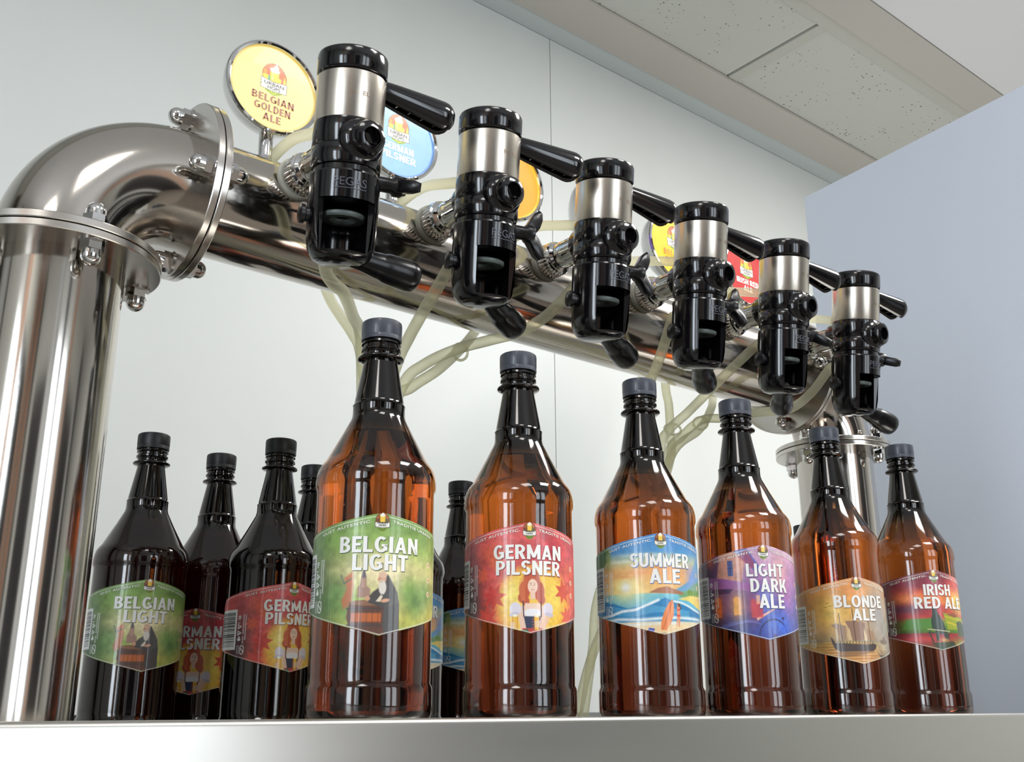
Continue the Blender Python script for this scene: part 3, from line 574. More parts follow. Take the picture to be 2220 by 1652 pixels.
box(fr, -2.0, .2, -2.7, -2.6, -.95, ZC + .05); box(fr, 1.6, 4.1, -2.7, -2.6, -.95, ZC + .05); box(fr, .2, 1.6, -2.7, -2.6, 1.4, ZC + .05); box(fr, .2, 1.6, -2.7, -2.6, -.95, -.5)
struct('wall_front', fr, m_wall)
struct('door_1', box(MB(), -1.1, -.2, -2.6, -2.56, -.95, 1.2), m_dark)  # three unseen dark boards, added so the steel has dark areas to reflect
struct('door_2', box(MB(), 2.0, 3.2, -2.6, -2.56, -.95, 1.3), m_dark)
struct('door_3', box(MB(), -2.0, -1.96, -1.9, -1.0, -.95, 1.2), m_dark)
m_tan = mat('tan wall panel', (206, 168, 146), .6); m_lite = mat('white door', (232, 236, 240), .4)
for k, (a_, b_, m_) in enumerate([(-1.94, -1.62, m_tan), (-1.5, -1.42, m_dark), (-.1, .12, m_lite), (.78, .98, m_dark), (1.66, 1.9, m_tan), (3.3, 3.5, m_lite), (3.6, 3.9, m_dark)]):  # unseen upright strips on the front wall, added for bands in the steel
    struct('trim_%d' % (5 + k), box(MB(), a_, b_, -2.6, -2.50, -.95, ZC), m_)
for k, (a_, b_, m_) in enumerate([(-2.3, -2.0, m_tan), (-.9, -.55, m_tan), (.75, .82, m_dark), (.95, 1.25, m_lite), (1.4, 1.7, m_dark)]):  # more unseen strips along the left wall, added for banded reflections
    struct('trim_%d' % (14 + k), box(MB(), -2.0, -1.94, a_, b_, -.95, ZC), m_)
ce = tag(empty('ceiling', (0, 0, ZC)), kind='structure')
link('ceiling_slab', box(MB(), -2.1, 4.2, -2.7, 1.18, 0, .05).mesh('ceiling_slab', m_ceil, False), ce)
link('ceiling_slab', box(MB(), -2.1, 4.2, 1.18, YW + .1, .02, .05).mesh('ceiling_slab', m_joint, False), ce)
x = -1.44
tm = box(MB(), .004, 1.196, 1.2915, 1.641, .006, .02).mesh('ceiling_tile', m_tile, False)
while x < 4.0:
    o = link('ceiling_tile', tm, ce); o.location = (x, 0, 0)
    g = link('grid_strip', box(MB(), .0, .038, 1.2915, 1.641, .003, .0065).mesh('grid_strip', m_grid, False), ce); g.location = (x + .004, 0, 0)
    x += 1.2
# shadow-gap joints stay open; smooth margin of the grid along the inner trim
link('grid_strip', box(MB(), -2.0, 4.1, 1.2915, 1.330, .002, .0055).mesh('grid_strip', m_grid, False), ce)
struct('trim_1', box(MB(), -2.0, 4.1, 1.182, 1.289, ZC - .003, ZC + .02), m_beam)
struct('trim_2', box(MB(), -2.0, 4.1, 1.643, 1.766, ZC - .004, ZC + .02), m_beam)
struct('trim_3', box(MB(), -2.0, 4.1, 1.766, YW - .001, ZC - .0, ZC + .02), m_corn)

pt = MB()
def prt(y): return 1.9 - .115 * (1.2536 - y)
P = [(prt(1.2536), 1.2536), (prt(.5), .5), (prt(.5) + .035, .5), (prt(1.2536) + .035, 1.2536)]
prism(pt, P, -.95, 1.124)
o = link('partition_panel', pt.mesh('partition_panel', m_part, False)); tag(o, 'tall thin pale blue grey laminate partition at the right, behind the last bottle', 'partition')

# counter
ct = empty('bar_counter', (0, .5, 0)); tag(ct, 'brushed stainless steel bar counter under the bottles and the tap tower', 'counter')
lip = [(.0, -.10), (.0, -.0035)] + [(.0035 - .0035 * cos(t), -.0035 + .0035 * sin(t)) for t in np.linspace(.3, pi / 2, 6)] + [(.0085, 0), (.0095, -.0010), (.0095, -.005), (.236, -.005), (.236, -.10)]
def slab(name, prof, x0=-1.2, x1=1.70):
    mb = MB(); n = len(prof)
    mb.add([(x0, y, z) for y, z in prof] + [(x1, y, z) for y, z in prof], [(i, (i + 1) % n, n + (i + 1) % n, n + i) for i in range(n)] + [tuple(reversed(range(n))), tuple(range(n, 2 * n))])
    link(name, mb.mesh(name, m_counter, True, 50), ct)
slab('worktop', lip); slab('tray', [(.236, -.10), (.236, -.0285), (.78, -.0285), (.78, -.10)]); slab('back_ledge', [(.78, -.10), (.78, 0), (1.05, 0), (1.05, -.10)])
link('cabinet_base', box(MB(), -1.15, 1.66, .06, 1.0, -.95, -.10).mesh('cabinet_base', m_counter, False), ct)

# ------------------------------------------------------------------ beer tower
PY, PZ, PR = .7876, .4200, .0492
XL, XR, ER, FR = .200, 1.206, .084, .0755
tw = empty('beer_tower', (XL, PY, -.0284)); tag(tw, 'polished stainless steel pipe tower with flanged elbows standing on the counter', 'beer tower')
def tl(name, mb, m, **k): return link(name, mb.mesh(name, m, **k), tw, Matrix.Translation((-XL, -PY, .0284)))
ZF = PZ - ER
for xc in (XL, XR): tl('column', lathe(MB(), [(PR, -.0284), (PR, ZF - .006)], 96, Matrix.Translation((xc, PY, 0))), m_steel)
def elbow(xc, sgn):
    pts = []
    for t in np.linspace(0, pi / 2, 28): pts.append((xc + sgn * ER * (1 - cos(t)), PY, ZF + ER * sin(t)))
    pts = [(xc, PY, ZF - .003)] + pts + [(xc + sgn * (ER + .011), PY, PZ)]
    return tube(MB(), pts, PR, 72, caps=False)
tl('elbow', elbow(XL, 1), m_steel); tl('elbow', elbow(XR, -1), m_steel)
XF1, XF2 = XL + ER + .0105, XR - ER - .0105
tl('cross_pipe', lathe(MB(), [(PR, XF1), (PR, XF2)], 96, axT((0, PY, PZ), (1, 0, 0))), m_steel)
def flange_plate(T, h=.0058):
    r = FR; return lathe(MB(), [(PR - .001, 0), (r - .0006, 0), (r, .0006), (r, h - .0006), (r - .0006, h), (PR - .001, h)], 96, T)
def bolt(T, L):   # acorn nut, pointing along +Z of T
    mb = MB(); hexa = [(.0088 * cos(radians(60 * i)), .0088 * sin(radians(60 * i))) for i in range(6)]
    lathe(mb, [(.0001, .0), (.0100, .0), (.0100, .0012), (.0001, .0012)], 20, T)
    prism(mb, hexa, .0012, .0075, T)
    lathe(mb, [(.0074, .0075)] + [(.0074 * cos(t), .0110 + .0074 * sin(t)) for t in np.linspace(0, pi / 2 - .01, 8)], 20, T)
    return mb
def flange_pair(c, axis, angs, zhat):
    ax = Vector(axis); T = axT(c, axis, zhat)
    for s in (-1, 1):
        off = .0004 if s > 0 else -.0062
        TT = T @ Matrix.Translation((0, 0, off))
        fl = tl('flange', flange_plate(TT), m_flange)
        for a in angs:
            p = Matrix.Translation((.064 * cos(radians(a)), .064 * sin(radians(a)), .0062 if s > 0 else -.0062))
            TB = T @ p @ (Matrix.Identity(4) if s > 0 else Matrix.Rotation(pi, 4, 'X'))
            b = link('acorn_nut', bolt(TB, 0).mesh('acorn_nut', m_chrome, True, 30), fl)
# frame of axT with up: x = up x axis, y = axis x x
flange_pair((XF1, PY, PZ), (1, 0, 0), (5, 95, 185, 275), (0, 0, 1))
flange_pair((XF2, PY, PZ), (1, 0, 0), (0, 90, 180, 270), (0, 0, 1))
flange_pair((XL, PY, ZF - .004), (0, 0, 1), (5, 95, 185, 275), (0, 1, 0))
flange_pair((XR, PY, ZF - .004), (0, 0, 1), (3, 93, 183, 273), (0, 1, 0))

# ------------------------------------------------------------------ tap medallions
MEDX = [.3628, .4985, .6405, .7735, .9020, 1.0400]
MR = .0440
def disc_mesh(art, r):
    nr, na = 60, 150; rr = np.linspace(0.0001, 1, nr + 1)[:, None] * np.ones((1, na)); aa = np.linspace(0, 2 * pi, na, endpoint=False)[None, :] * np.ones((nr + 1, 1))
    X, Z = rr * np.cos(aa) * r, rr * np.sin(aa) * r; A = Art(X * 1000, Z * 1000); art(A)
    co = np.stack([X, 0 * X, Z], -1).reshape(-1, 3); i = np.arange((nr + 1) * na).reshape(nr + 1, na)
    q = np.stack([i[:-1], np.roll(i[:-1], -1, 1), np.roll(i[1:], -1, 1), i[1:]], -1).reshape(-1, 4)
    me = bpy.data.meshes.new('sign_face'); me.from_pydata(co.tolist(), [], q.tolist())
    col = np.ones((len(co), 4), np.float32); col[:, :3] = s2l(np.clip(A.c, 0, 255)).reshape(-1, 3)
    at = me.color_attributes.new('print', 'FLOAT_COLOR', 'POINT'); at.data.foreach_set('color', col.ravel()); me.materials.append(m_face); return me
def med_art(bg, rim):
    def f(A):
        A.c[:] = bg; A.noise(.1, .06, 5)
        A.ell(0, 12, 12.2, 13.5, (70, 60, 40)); A.ell(0, 12, 11.7, 13.0, (232, 120, 60))
        for x0, x1, h, c in [(-11, -7, 17, (240, 160, 60)), (-7.5, -5, 21, (214, 110, 70)), (6, 9, 20, (226, 110, 60)), (9, 11.3, 15, (240, 170, 60)), (3, 6, 17, (210, 120, 60))]: A.rect(x0, x1, 6, h, c)
        A.rect(-11.5, 11.5, 6, 12, (250, 226, 60), .5, .9); A.rect(-6, -4, 7, 12, (70, 170, 130), .5); A.rect(7, 9, 7, 12, (226, 110, 90), .5)
        A.poly([(-4, 6), (-4.5, 18), (4.5, 18), (4, 6)], (252, 216, 70)); A.rect(-2.6, -1.2, 8, 16, (255, 240, 150), .5)
        A.ell(0, 18.5, 5, 2.6, (255, 250, 232)); A.ell(1.5, 21.5, 2.4, 2.8, (255, 250, 232)); A.seg([(1, 22), (1.4, 26.5)], .8, (255, 250, 232))
        A.poly([(-10.5, 0), (10.5, 0), (7, -5), (0, -7.5), (-7, -5)], (196, 214, 50)); A.seg([(-8, -3.5), (0, -7), (8, -3.5)], .5, (90, 120, 30))
        for x in (-5, 0, 5): A.seg([(x - 3, -1), (x, -4.5), (x + 3, -1)], .5, (120, 150, 30))
        A.poly([(-13.3, 8.3), (0, 6.5), (13.3, 8.3), (12.8, -2.6), (0, -3.6), (-12.8, -2.6)], (60, 56, 50)); A.poly([(-12.8, 7.8), (0, 6), (12.8, 7.8), (12.3, -2.2), (0, -3.2), (-12.3, -2.2)], (250, 248, 240))
        r = np.hypot(A.X, A.Y); A.mix(np.clip((r - 40.3) / .5, 0, 1), rim)
    return f
MED = [
 ('BELGIAN|GOLDEN|ALE', (252, 236, 150), (240, 206, 110), (166, 116, 96), 'round backlit yellow tap sign with brown lettering, first beside the left elbow'),
 ('GERMAN|PILSNER', (150, 202, 246), (110, 160, 226), (250, 252, 255), 'round backlit light blue tap sign showing behind the first tap'),
 ('SUMMER', (255, 176, 20), (255, 214, 60), (255, 240, 200), 'round backlit orange tap sign mostly hidden behind the second tap'),
 ('LIGHT|DARK ALE', (120, 90, 170), (90, 70, 150), (250, 250, 250), 'round tap sign of which only the chrome rim shows left of the third tap'),
 ('BELGIAN|BLONDE|ALE', (255, 222, 30), (240, 200, 60), (206, 130, 40), 'round backlit bright yellow tap sign between third and fourth tap'),
 ('IRISH RED|ALE', (226, 54, 50), (246, 110, 96), (255, 240, 230), 'round backlit red tap sign between fourth and fifth tap'),
]
def fit_lines(txt, col, emit, r):
    mb = MB(); L = txt.split('|'); y = -.0160
    for i, s in enumerate(L):
        wd = min(.0060 * len(s), .044); h = .0074 if len(L) > 1 else .008
        vs, fs = bold_text(s, wd, h)
        mb.add([(x, -z, yy + y) for x, yy, z in vs], fs, 0); y -= h + .0022
    for s, wd, yy0 in (('URBAN', .0195, .0018), ('HOPS', .0125, -.0022)):
        vs, fs = fit_text(s, wd, .0034, bold=.008); mb.add([(x, -z, yy + yy0) for x, yy, z in vs], fs, 1)
    return mb.mesh('sign_lettering', [flat(col, .4, emit), flat((50, 40, 46), .4)], smooth=False)
for i, (txt, bg, rim, ink, lab) in enumerate(MED):
    t = empty('tap_sign', (MEDX[i], PY - .003, PZ + PR - .001), (0, 0, radians(28 if i == 3 else 0))); tag(t, lab, 'sign', 'tap signs on the pipe')
    Tm = Matrix.Translation((0, 0, .547 - PZ - PR)); back = axT((0, 0, .547 - PZ - PR), (0, -1, 0), (0, 0, 1))
    link('housing', lathe(MB(), [(.0003, -.030), (.014, -.0295), (.026, -.027), (.036, -.021), (.0425, -.013), (.0455, -.004), (.0458, .0005)], 64, back).mesh('housing', m_chrome), t)
    link('rim', lathe(MB(), [(.0458, .0005), (.0466, .0025), (.0460, .0050), (.0442, .0058), (.0425, .0045), (.0420, .0018)], 72, back).mesh('rim', m_chrome), t)
    fo = link('sign_face', disc_mesh(med_art(bg, rim), MR - .001), t, Matrix.Translation((0, -.0022, .547 - PZ - PR)))
    link('lettering', fit_lines(txt, ink, .95 if sum(ink) > 600 else .30, MR), fo, Matrix.Translation((0, -.0006, 0)))
    link('stem', lathe(MB(), [(.0075, -.004), (.0085, .004), (.0075, .006), (.0062, .012), (.0066, .033), (.0052, .036)], 28, Matrix.Translation((0, .006, 0))).mesh('stem', m_chrome), t)
    link('stem_gasket', lathe(MB(), [(.0086, -.003), (.0105, -.003), (.0105, .0028), (.0078, .0032)], 28, Matrix.Translation((0, .006, 0))).mesh('stem_gasket', m_gasket), t)

# ------------------------------------------------------------------ taps
TX0, TSP, TYB = .3657, .1409, .6444
HT = .1712
def lever_mesh(L, r0, r1, inner=.8, m=m_black):
    # hollow handle along +X, open below, with ribs inside
    mb = MB(); n = 22; ang = np.linspace(-60, 240, 26); prof_t = np.linspace(0, 1, n); vs = []
    def rad(t):
        r = r0 + (r1 - r0) * min(1, t * 1.15) ** .8
        if t > .8: r *= math.sqrt(max(1 - ((t - .8) / .205) ** 2, .0))
        return r
    for lay in (1., .78):
        for t in prof_t:
            r = rad(t) * lay
            for a in ang: vs.append((t * L * (1 if lay == 1 else .97), r * cos(radians(a)), r * sin(radians(a)) * .95))
    k = len(ang); N = n * k; fs = []
    for b in (0, N):
        for i in range(n - 1):
            for j in range(k - 1):
                q = (b + i * k + j, b + i * k + j + 1, b + (i + 1) * k + j + 1, b + (i + 1) * k + j); fs.append(q if b == 0 else q[::-1])
    for i in range(n - 1):
        for j in (0, k - 1): fs.append((i * k + j, (i + 1) * k + j, N + (i + 1) * k + j, N + i * k + j))
    fs.append(tuple(range(k))); mb.add(vs, fs)
    for t in (.25, .42, .59, .76):
        r = rad(t) * .8; mb.add([(t * L - .0007, 0, -.75 * r)] , [], 0)
        P = [(r * cos(a), r * sin(a) * .95) for a in np.linspace(radians(-60), radians(240), 16)]
        prism(mb, P, -.0006, .0006, Matrix(((0, 0, 1, t * L), (1, 0, 0, 0), (0, 1, 0, 0), (0, 0, 0, 1))))
    return mb
def grip_mesh(L):
    mb = MB(); lathe(mb, [(.0001, -.004), (.0085, -.004), (.0088, .004), (.0095, .010), (.0108, L * .35), (.0106, L * .38), (.0120, L * .45), (.0133, L * .82), (.0125, L * .93), (.0098, L * .985), (.0001, L)], 28, axT((0, 0, 0), (1, 0, 0)))
    return mb
def wing_mesh():
    mb = MB(); lathe(mb, [(.0001, 0), (.0062, 0), (.0062, .016), (.0085, .018), (.0085, .024), (.0001, .025)], 20, axT((0, 0, 0), (1, 0, 0)))
    for s in (1, -1):
        P = [(.016, s * .004), (.020, s * .010), (.026, s * .020), (.031, s * .0235), (.034, s * .021), (.034, s * .014), (.031, s * .006), (.027, s * .001), (.018, 0)]
        if s < 0: P = P[::-1]
        q = [(x, z) for x, z in P]; c = (.024, s * .013); n = len(q); vs = []
        for h, k in ((-.0052, .62), (-.0036, 1.), (.0036, 1.), (.0052, .62)): vs += [(c[0] + (x - c[0]) * k, c[1] + (z - c[1]) * k, h) for x, z in q]
        mb.add(vs, [tuple(reversed(range(n))), tuple(range(3 * n, 4 * n))] + [(j * n + i, j * n + (i + 1) % n, (j + 1) * n + (i + 1) % n, (j + 1) * n + i) for j in range(3) for i in range(n)])
    return mb
body_prof = [(.0001, .0000), (.016, .0002), (.0205, .0018), (.0238, .0055), (.0262, .011), (.0274, .020), (.0280, .046), (.0280, .0685), (.0274, .0700), (.0256, .0706), (.0254, .0745), (.0270, .0752), (.0280, .078), (.0281, .0905), (.0276, .0912), (.0281, .0919), (.0279, .1095), (.0275, .1120), (.0265, .1122)]
def tap_body():
    # lower shell with a cut-out window towards -Y; upper valve housing
    mb = MB(); n = 72; lo = [p for p in body_prof if p[1] <= .0690]; z0, z1 = .0065, .0470; half = radians(51)
    P = []; 
    for r, z in lo: P.append((r, z))
    def rz(z): return float(np.interp(z, [p[1] for p in lo], [p[0] for p in lo]))
    zs = sorted(set([p[1] for p in lo] + [z0, z1])); vs = []; fs = []
    A = [(-pi / 2 + half) + (2 * pi - 2 * half) * i / n for i in range(n + 1)] + [(-pi / 2 - half) + 2 * half * i / 16 + 2 * pi for i in range(1, 16)]
    k = len(A)
    for z in zs:
        for a in A: vs.append((rz(z) * cos(a), rz(z) * sin(a), z))
    for j in range(len(zs) - 1):
        for i in range(k):
            if i >= n and zs[j] >= z0 - 1e-6 and zs[j + 1] <= z1 + 1e-6: continue
            i2 = (i + 1) % k; fs.append((j * k + i, j * k + i2, (j + 1) * k + i2, (j + 1) * k + i))
    mb.add(vs, fs)
    # inner shell and window reveal
    lathe(mb, [(.0225, z0), (.0225, z1)], 60, None, 0, -pi / 2 + half, 2 * pi - pi / 2 - half)
    for s in (1, -1):
        a = -pi / 2 + s * half
        mb.add([(rz(z0) * cos(a), rz(z0) * sin(a), z0), (rz(z1) * cos(a), rz(z1) * sin(a), z1), (.0225 * cos(a), .0225 * sin(a), z1), (.0225 * cos(a), .0225 * sin(a), z0)], [(0, 1, 2, 3)])
    lathe(mb, [(.0001, z0), (.0240, z0)], 48); lathe(mb, [(.0001, z1), (.0262, z1)], 48)
    lathe(mb, [p for p in body_prof if p[1] >= .0685], 72)
    lathe(mb, [(.0001, .1118), (.0262, .1118)], 48)
    return mb
seam = []
me_body = tap_body().mesh('body', m_black, True, 40)
mbx = MB(); lathe(mbx, [(.0272, .1120), (.0275, .1126), (.0275, .1505), (.0266, .1515)], 72); me_sleeve = mbx.mesh('steel_sleeve', m_brush)
mbx = MB(); lathe(mbx, [(.0240, .1512), (.0255, .1518), (.0276, .1532), (.0282, .1545), (.0282, .1680), (.0275, .1700), (.0258, .1712), (.0001, .1714)], 72); me_cap = mbx.mesh('top_cap', m_black)
mbx = MB(); Tb = axT((0, -.020, .0950), (0, -1, 0), (0, 0, 1))
lathe(mbx, [(.0200, 0), (.0192, .004), (.0162, .0085), (.0138, .010), (.0138, .0135), (.0126, .0165), (.0100, .0180), (.0074, .0185)], 40, Tb)
hx = [(.0066 * cos(radians(60 * i)), .0066 * sin(radians(60 * i))) for i in range(6)]
prism(mbx, hx, .0120, .0125, Tb)
mbx.add([(x, y, .0125) for x, y in hx] + [(x * 1.1, y * 1.1, .0186) for x, y in hx], [(i, (i + 1) % 6, 6 + (i + 1) % 6, 6 + i) for i in range(6)], 0, Tb)
me_valve = mbx.mesh('side_valve', m_black)
mbx = MB(); lathe(mbx, [(.0100, .0400), (.0165, .0400), (.0180, .0390), (.0180, .0370), (.0168, .0355), (.0105, .0355), (.0092, .0370), (.0092, .0390), (.0100, .0400)], 48); me_seal = mbx.mesh('bottle_seal', m_seal)
me_lever = lever_mesh(.067, .0088, .0152).mesh('lever', m_black); me_grip = grip_mesh(.054).mesh('grip', m_rubber); me_wing = wing_mesh().mesh('wing_handle', m_black2, True, 60)
vs, fs = fit_text('PEGAS', .0262, .0066, bold=.0, extrude=.0003, cut=.002)
mbx = MB(); mbx.add(wrap(vs, .0280, 0, .0560, .0002), fs)
for zz in (.0538,): mbx.add(wrap([(-.0130 + i * .0026, 0 + j * .0006, 0) for j in (0, 1) for i in range(11)], .0280, 0, zz, .0005), [(i, i + 1, 12 + i, 11 + i) for i in range(10)])
me_pegas = mbx.mesh('embossed_lettering', m_emboss, False)
vs, fs = fit_text('N   EL', .016, .0034, cut=.002); mbx = MB(); mbx.add(wrap(vs, .0275, .003, .1300, .0002), fs); me_eng = mbx.mesh('engraved_lettering', m_engrave, False)
mbx = MB(); tube(mbx, [(-.022, .004, .034), (-.030, .006, .033)], .0062, 14); tube(mbx, [(-.030, .006, .033), (-.035, .0065, .0325)], [.0046, .0044], 12)
tube(mbx, [(-.0285, .006, .033), (-.0305, .006, .033)], [.0072, .0068], 14)
me_nip = mbx.mesh('hose_nipple', m_black2)
mbx = MB(); lathe(mbx, [(.0060, .024), (.0060, .0300), (.0078, .0310), (.0078, .0340), (.0050, .0350), (.0001, .0355)], 16, axT((0, 0, .036), (-1, .25, 0), (0, 0, 1))); me_nub = mbx.mesh('side_knob', m_black2)
mbx = MB(); lathe(mbx, [(.0165, .018), (.0165, .0300), (.0150, .0330), (.0125, .0335)], 32, axT((0, 0, 0), (0, 1, 0), (0, 0, 1))); me_sock = mbx.mesh('rear_socket', m_black)
# shank (world axes, from body towards the pipe)
def shank_parts():
    a = MB(); T = axT((0, 0, 0), (0, 1, 0), (0, 0, 1))
    lathe(a, [(.0125, .012), (.0125, .062), (.0135, .064), (.0135, .070)], 40, T)
    for i in range(12): prism(a, [(-.0010, -.0006), (.0010, -.0006), (.0006, .0012), (-.0006, .0012)], .048, .061, T @ Matrix.Rotation(2 * pi * i / 12, 4, 'Z') @ Matrix.Translation((0, .0122, 0)))
    s = a.mesh('shank', m_chrome)
    b = MB(); n = 72; vs = []; fs = []
    for z, r, kn in [(.0685, .0125, 0), (.0705, .0150, 0), (.0725, .0150, 0), (.0735, .0168, 0), (.0755, .0176, 1), (.0865, .0176, 1), (.0880, .0168, 0), (.0895, .0150, 0)]:
        for i in range(n):
            rr = r - (.0008 if kn and i % 2 else 0); vs.append((rr * cos(2 * pi * i / n), rr * sin(2 * pi * i / n), z))
    for j in range(7):
        for i in range(n): fs.append((j * n + i, j * n + (i + 1) % n, (j + 1) * n + (i + 1) % n, (j + 1) * n + i))
    b.add(vs, fs, 0, T); c = b.mesh('knurled_collar', m_chrome, True, 25)
    g = MB(); lathe(g, [(.0120, .0885), (.0185, .0885), (.0192, .0905), (.0192, .0935), (.0150, .0945)], 40, T)
    return s, c, g.mesh('gasket', m_gasket)
me_sh, me_co, me_ga = shank_parts()
TAPLAB = ['black and steel bottling tap nearest the left elbow, the largest and leftmost', 'second bottling tap from the left, above the bottle with the red woman label',
          'third bottling tap from the left, above the bottle with the beach label', 'fourth bottling tap from the left, between yellow and red tap signs',
          'fifth bottling tap from the left, just right of the red tap sign', 'rightmost bottling tap, in front of the right elbow of the tower']
GRIP = [(-6, -8), (24, -16), (20, -16), (34, -16), (38, -16), (-6, -15)]
WING = [80, 8, 12, 25, 60, 75]
BROT = [-20, 2, 0, 2, 2, 4]
NIP = []
for i in range(6):
    tx = TX0 + TSP * i
    top = Vector((tx, TYB, .5077)); bot = Vector((tx + .0116, TYB + .0273, .5077 - HT + .0012)); up = (top - bot).normalized()
    xh = (Vector((1, 0, 0)) - up * up.x).normalized(); yh = up.cross(xh)
    R = Matrix(((xh[0], yh[0], up[0]), (xh[1], yh[1], up[1]), (xh[2], yh[2], up[2])))
    t = empty('bottling_tap', bot, R.to_euler()); tag(t, TAPLAB[i], 'tap', 'bottling taps on the pipe')
    rz = Matrix.Rotation(radians(BROT[i]), 4, 'Z')
    b = link('body', me_body, t, rz); link('embossed_lettering', me_pegas, b); 
    s = link('steel_sleeve', me_sleeve, t, rz); link('engraved_lettering', me_eng, s)
    link('top_cap', me_cap, t); link('side_valve', me_valve, t)
    link('bottle_seal', me_seal, t)
    link('lever', me_lever, t, Matrix.Rotation(radians((-6, -13, -4, -4, -4, -4)[i]), 4, 'Z') @ Matrix.Translation((.0245, 0, .150)) @ Matrix.Rotation(radians(9), 4, 'Y') @ Matrix.Scale((1.04, 1.05, 1, 1, 1, 1)[i], 4, (1, 0, 0)))
    az, dr = GRIP[i]
    link('grip', me_grip, t, Matrix.Rotation(radians(az), 4, 'Z') @ Matrix.Translation((.0150, 0, .0075)) @ Matrix.Rotation(radians(-dr), 4, 'Y'))
    link('wing_handle', me_wing, t, Matrix.Translation((.0250, .0, .0730)) @ Matrix.Rotation(radians(-12), 4, 'Z') @ Matrix.Rotation(radians(90 - WING[i]), 4, 'X'))
    NT = Matrix.Rotation(radians(-80), 4, 'Z') @ Matrix.Translation((.004, 0, .030))
    NIP.append([(Matrix.Translation(bot) @ R.to_4x4() @ NT) @ Vector(p) for p in ((-.0315, .0063, .0328), (-.041, .0075, .0290))])
    link('hose_nipple', me_nip, t, NT); link('side_knob', me_nub, t)
    # the shank runs level to the pipe
    zc = .4375; f = (zc - bot.z) / up.z; ax = bot + up * f; inv = (Matrix.Translation(bot) @ R.to_4x4()).inverted()
    Tsh = inv @ Matrix.Translation((ax.x, PY - PR - .0935 + .0008, zc))
    link('rear_socket', me_sock, t, inv @ Matrix.Translation((ax.x, ax.y, zc))); link('shank', me_sh, t, Tsh @ Matrix.Translation((0, -.004, 0))); link('knurled_collar', me_co, t, Tsh); link('gasket', me_ga, t, Tsh)

# ------------------------------------------------------------------ bottles
bprof = [(.0001, -.0010), (.030, -.0010), (.036, -.0050), (.0405, -.0047), (.0440, -.0025), (.0454, .0010), (.0457, .0070), (.0457, .0180), (.0454, .0200), (.0443, .0222), (.0443, .0260), (.0443, .1570), (.0443, .1615),
         (.0450, .1632), (.0456, .1650), (.0456, .1700), (.0451, .1735), (.0441, .1775), (.0422, .1810), (.0395, .1842), (.0280, .2055), (.0214, .2185), (.0205, .2215), (.0203, .2235), (.0201, .2295), (.0205, .2302), (.0196, .2310), (.0193, .2332), (.0136, .2655), (.0134, .2672), (.0180, .2682), (.0184, .2690), (.0180, .2700), (.0140, .2712), (.0142, .2745), (.0156, .2752), (.0156, .2770), (.0142, .2778), (.0142, .2800), (.0156, .2808), (.0154, .2825), (.0140, .2830), (.0138, .2960), (.0001, .2960)]
me_shell = {}
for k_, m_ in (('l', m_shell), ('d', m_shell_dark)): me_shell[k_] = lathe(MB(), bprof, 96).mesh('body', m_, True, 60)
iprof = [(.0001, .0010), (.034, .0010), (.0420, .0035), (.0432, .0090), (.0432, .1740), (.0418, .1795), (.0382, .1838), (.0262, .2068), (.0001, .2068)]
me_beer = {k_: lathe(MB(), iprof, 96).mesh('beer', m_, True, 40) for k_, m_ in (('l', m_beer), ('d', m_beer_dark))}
def cap_mesh(m):
    mb = MB(); n = 120; vs = []; fs = []
    pr = [(.0150, .2838, 0), (.0160, .2840, 1), (.0160, .2868, 1), (.0158, .2872, 0), (.0158, .2880, 0), (.0161, .2884, 1), (.0161, .2975, 1), (.0158, .2992, 0), (.0148, .3000, 0), (.0001, .3001, 0)]
    for r, z, kn in pr:
        for i in range(n): rr = r - (.00022 if kn and i % 2 else 0); vs.append((rr * cos(2 * pi * i / n), rr * sin(2 * pi * i / n), z))
    for j in range(len(pr) - 1):
        for i in range(n): fs.append((j * n + i, j * n + (i + 1) % n, (j + 1) * n + (i + 1) % n, (j + 1) * n + i))
    return mb.add(vs, fs).mesh('cap', m, True, 40)
me_bcap = {'l': cap_mesh(m_capg), 'd': cap_mesh(m_capb)}
ZTR = -.0235
BOT = [  # x, y, z, facing azimuth, label apex height above base, kind, shade, label
 (.422, .677, 0, -115, .1392, 'monk', 'l', 'largest front bottle, green label with a monk at a barrel, grey cap'),
 (.558, .670, 0, -119, .1459, 'woman', 'l', 'second front bottle, red label with a red-haired woman, grey cap'),
 (.696, .657, 0, -120, .1497, 'beach', 'l', 'front bottle with a blue and sand beach label, surfboard and sea, grey cap'),
 (.820, .644, 0, -120, .1494, 'street', 'l', 'front bottle with a purple night street label and a cart wheel'),
 (.983, .652, 0, -123, .1327, 'ship', 'l', 'front bottle with an orange label of a sailing ship'),
 (1.120, .643, 0, -123, .1496, 'bench', 'l', 'rightmost front bottle, dark red label with a figure on a bench'),
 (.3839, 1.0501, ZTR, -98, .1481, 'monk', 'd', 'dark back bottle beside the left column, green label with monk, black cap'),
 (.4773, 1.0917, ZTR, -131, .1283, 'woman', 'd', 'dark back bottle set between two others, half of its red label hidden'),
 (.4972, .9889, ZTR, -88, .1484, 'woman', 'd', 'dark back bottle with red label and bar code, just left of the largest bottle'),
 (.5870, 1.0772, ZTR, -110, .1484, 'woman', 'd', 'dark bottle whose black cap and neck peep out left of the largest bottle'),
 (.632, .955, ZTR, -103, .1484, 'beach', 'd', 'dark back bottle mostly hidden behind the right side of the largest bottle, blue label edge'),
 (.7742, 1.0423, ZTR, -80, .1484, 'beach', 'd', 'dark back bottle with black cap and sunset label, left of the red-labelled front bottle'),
 (1.385, .970, ZTR, -120, .1400, 'woman', 'd', 'dark back bottle glimpsed in the gap between the purple and orange labelled bottles'),
]
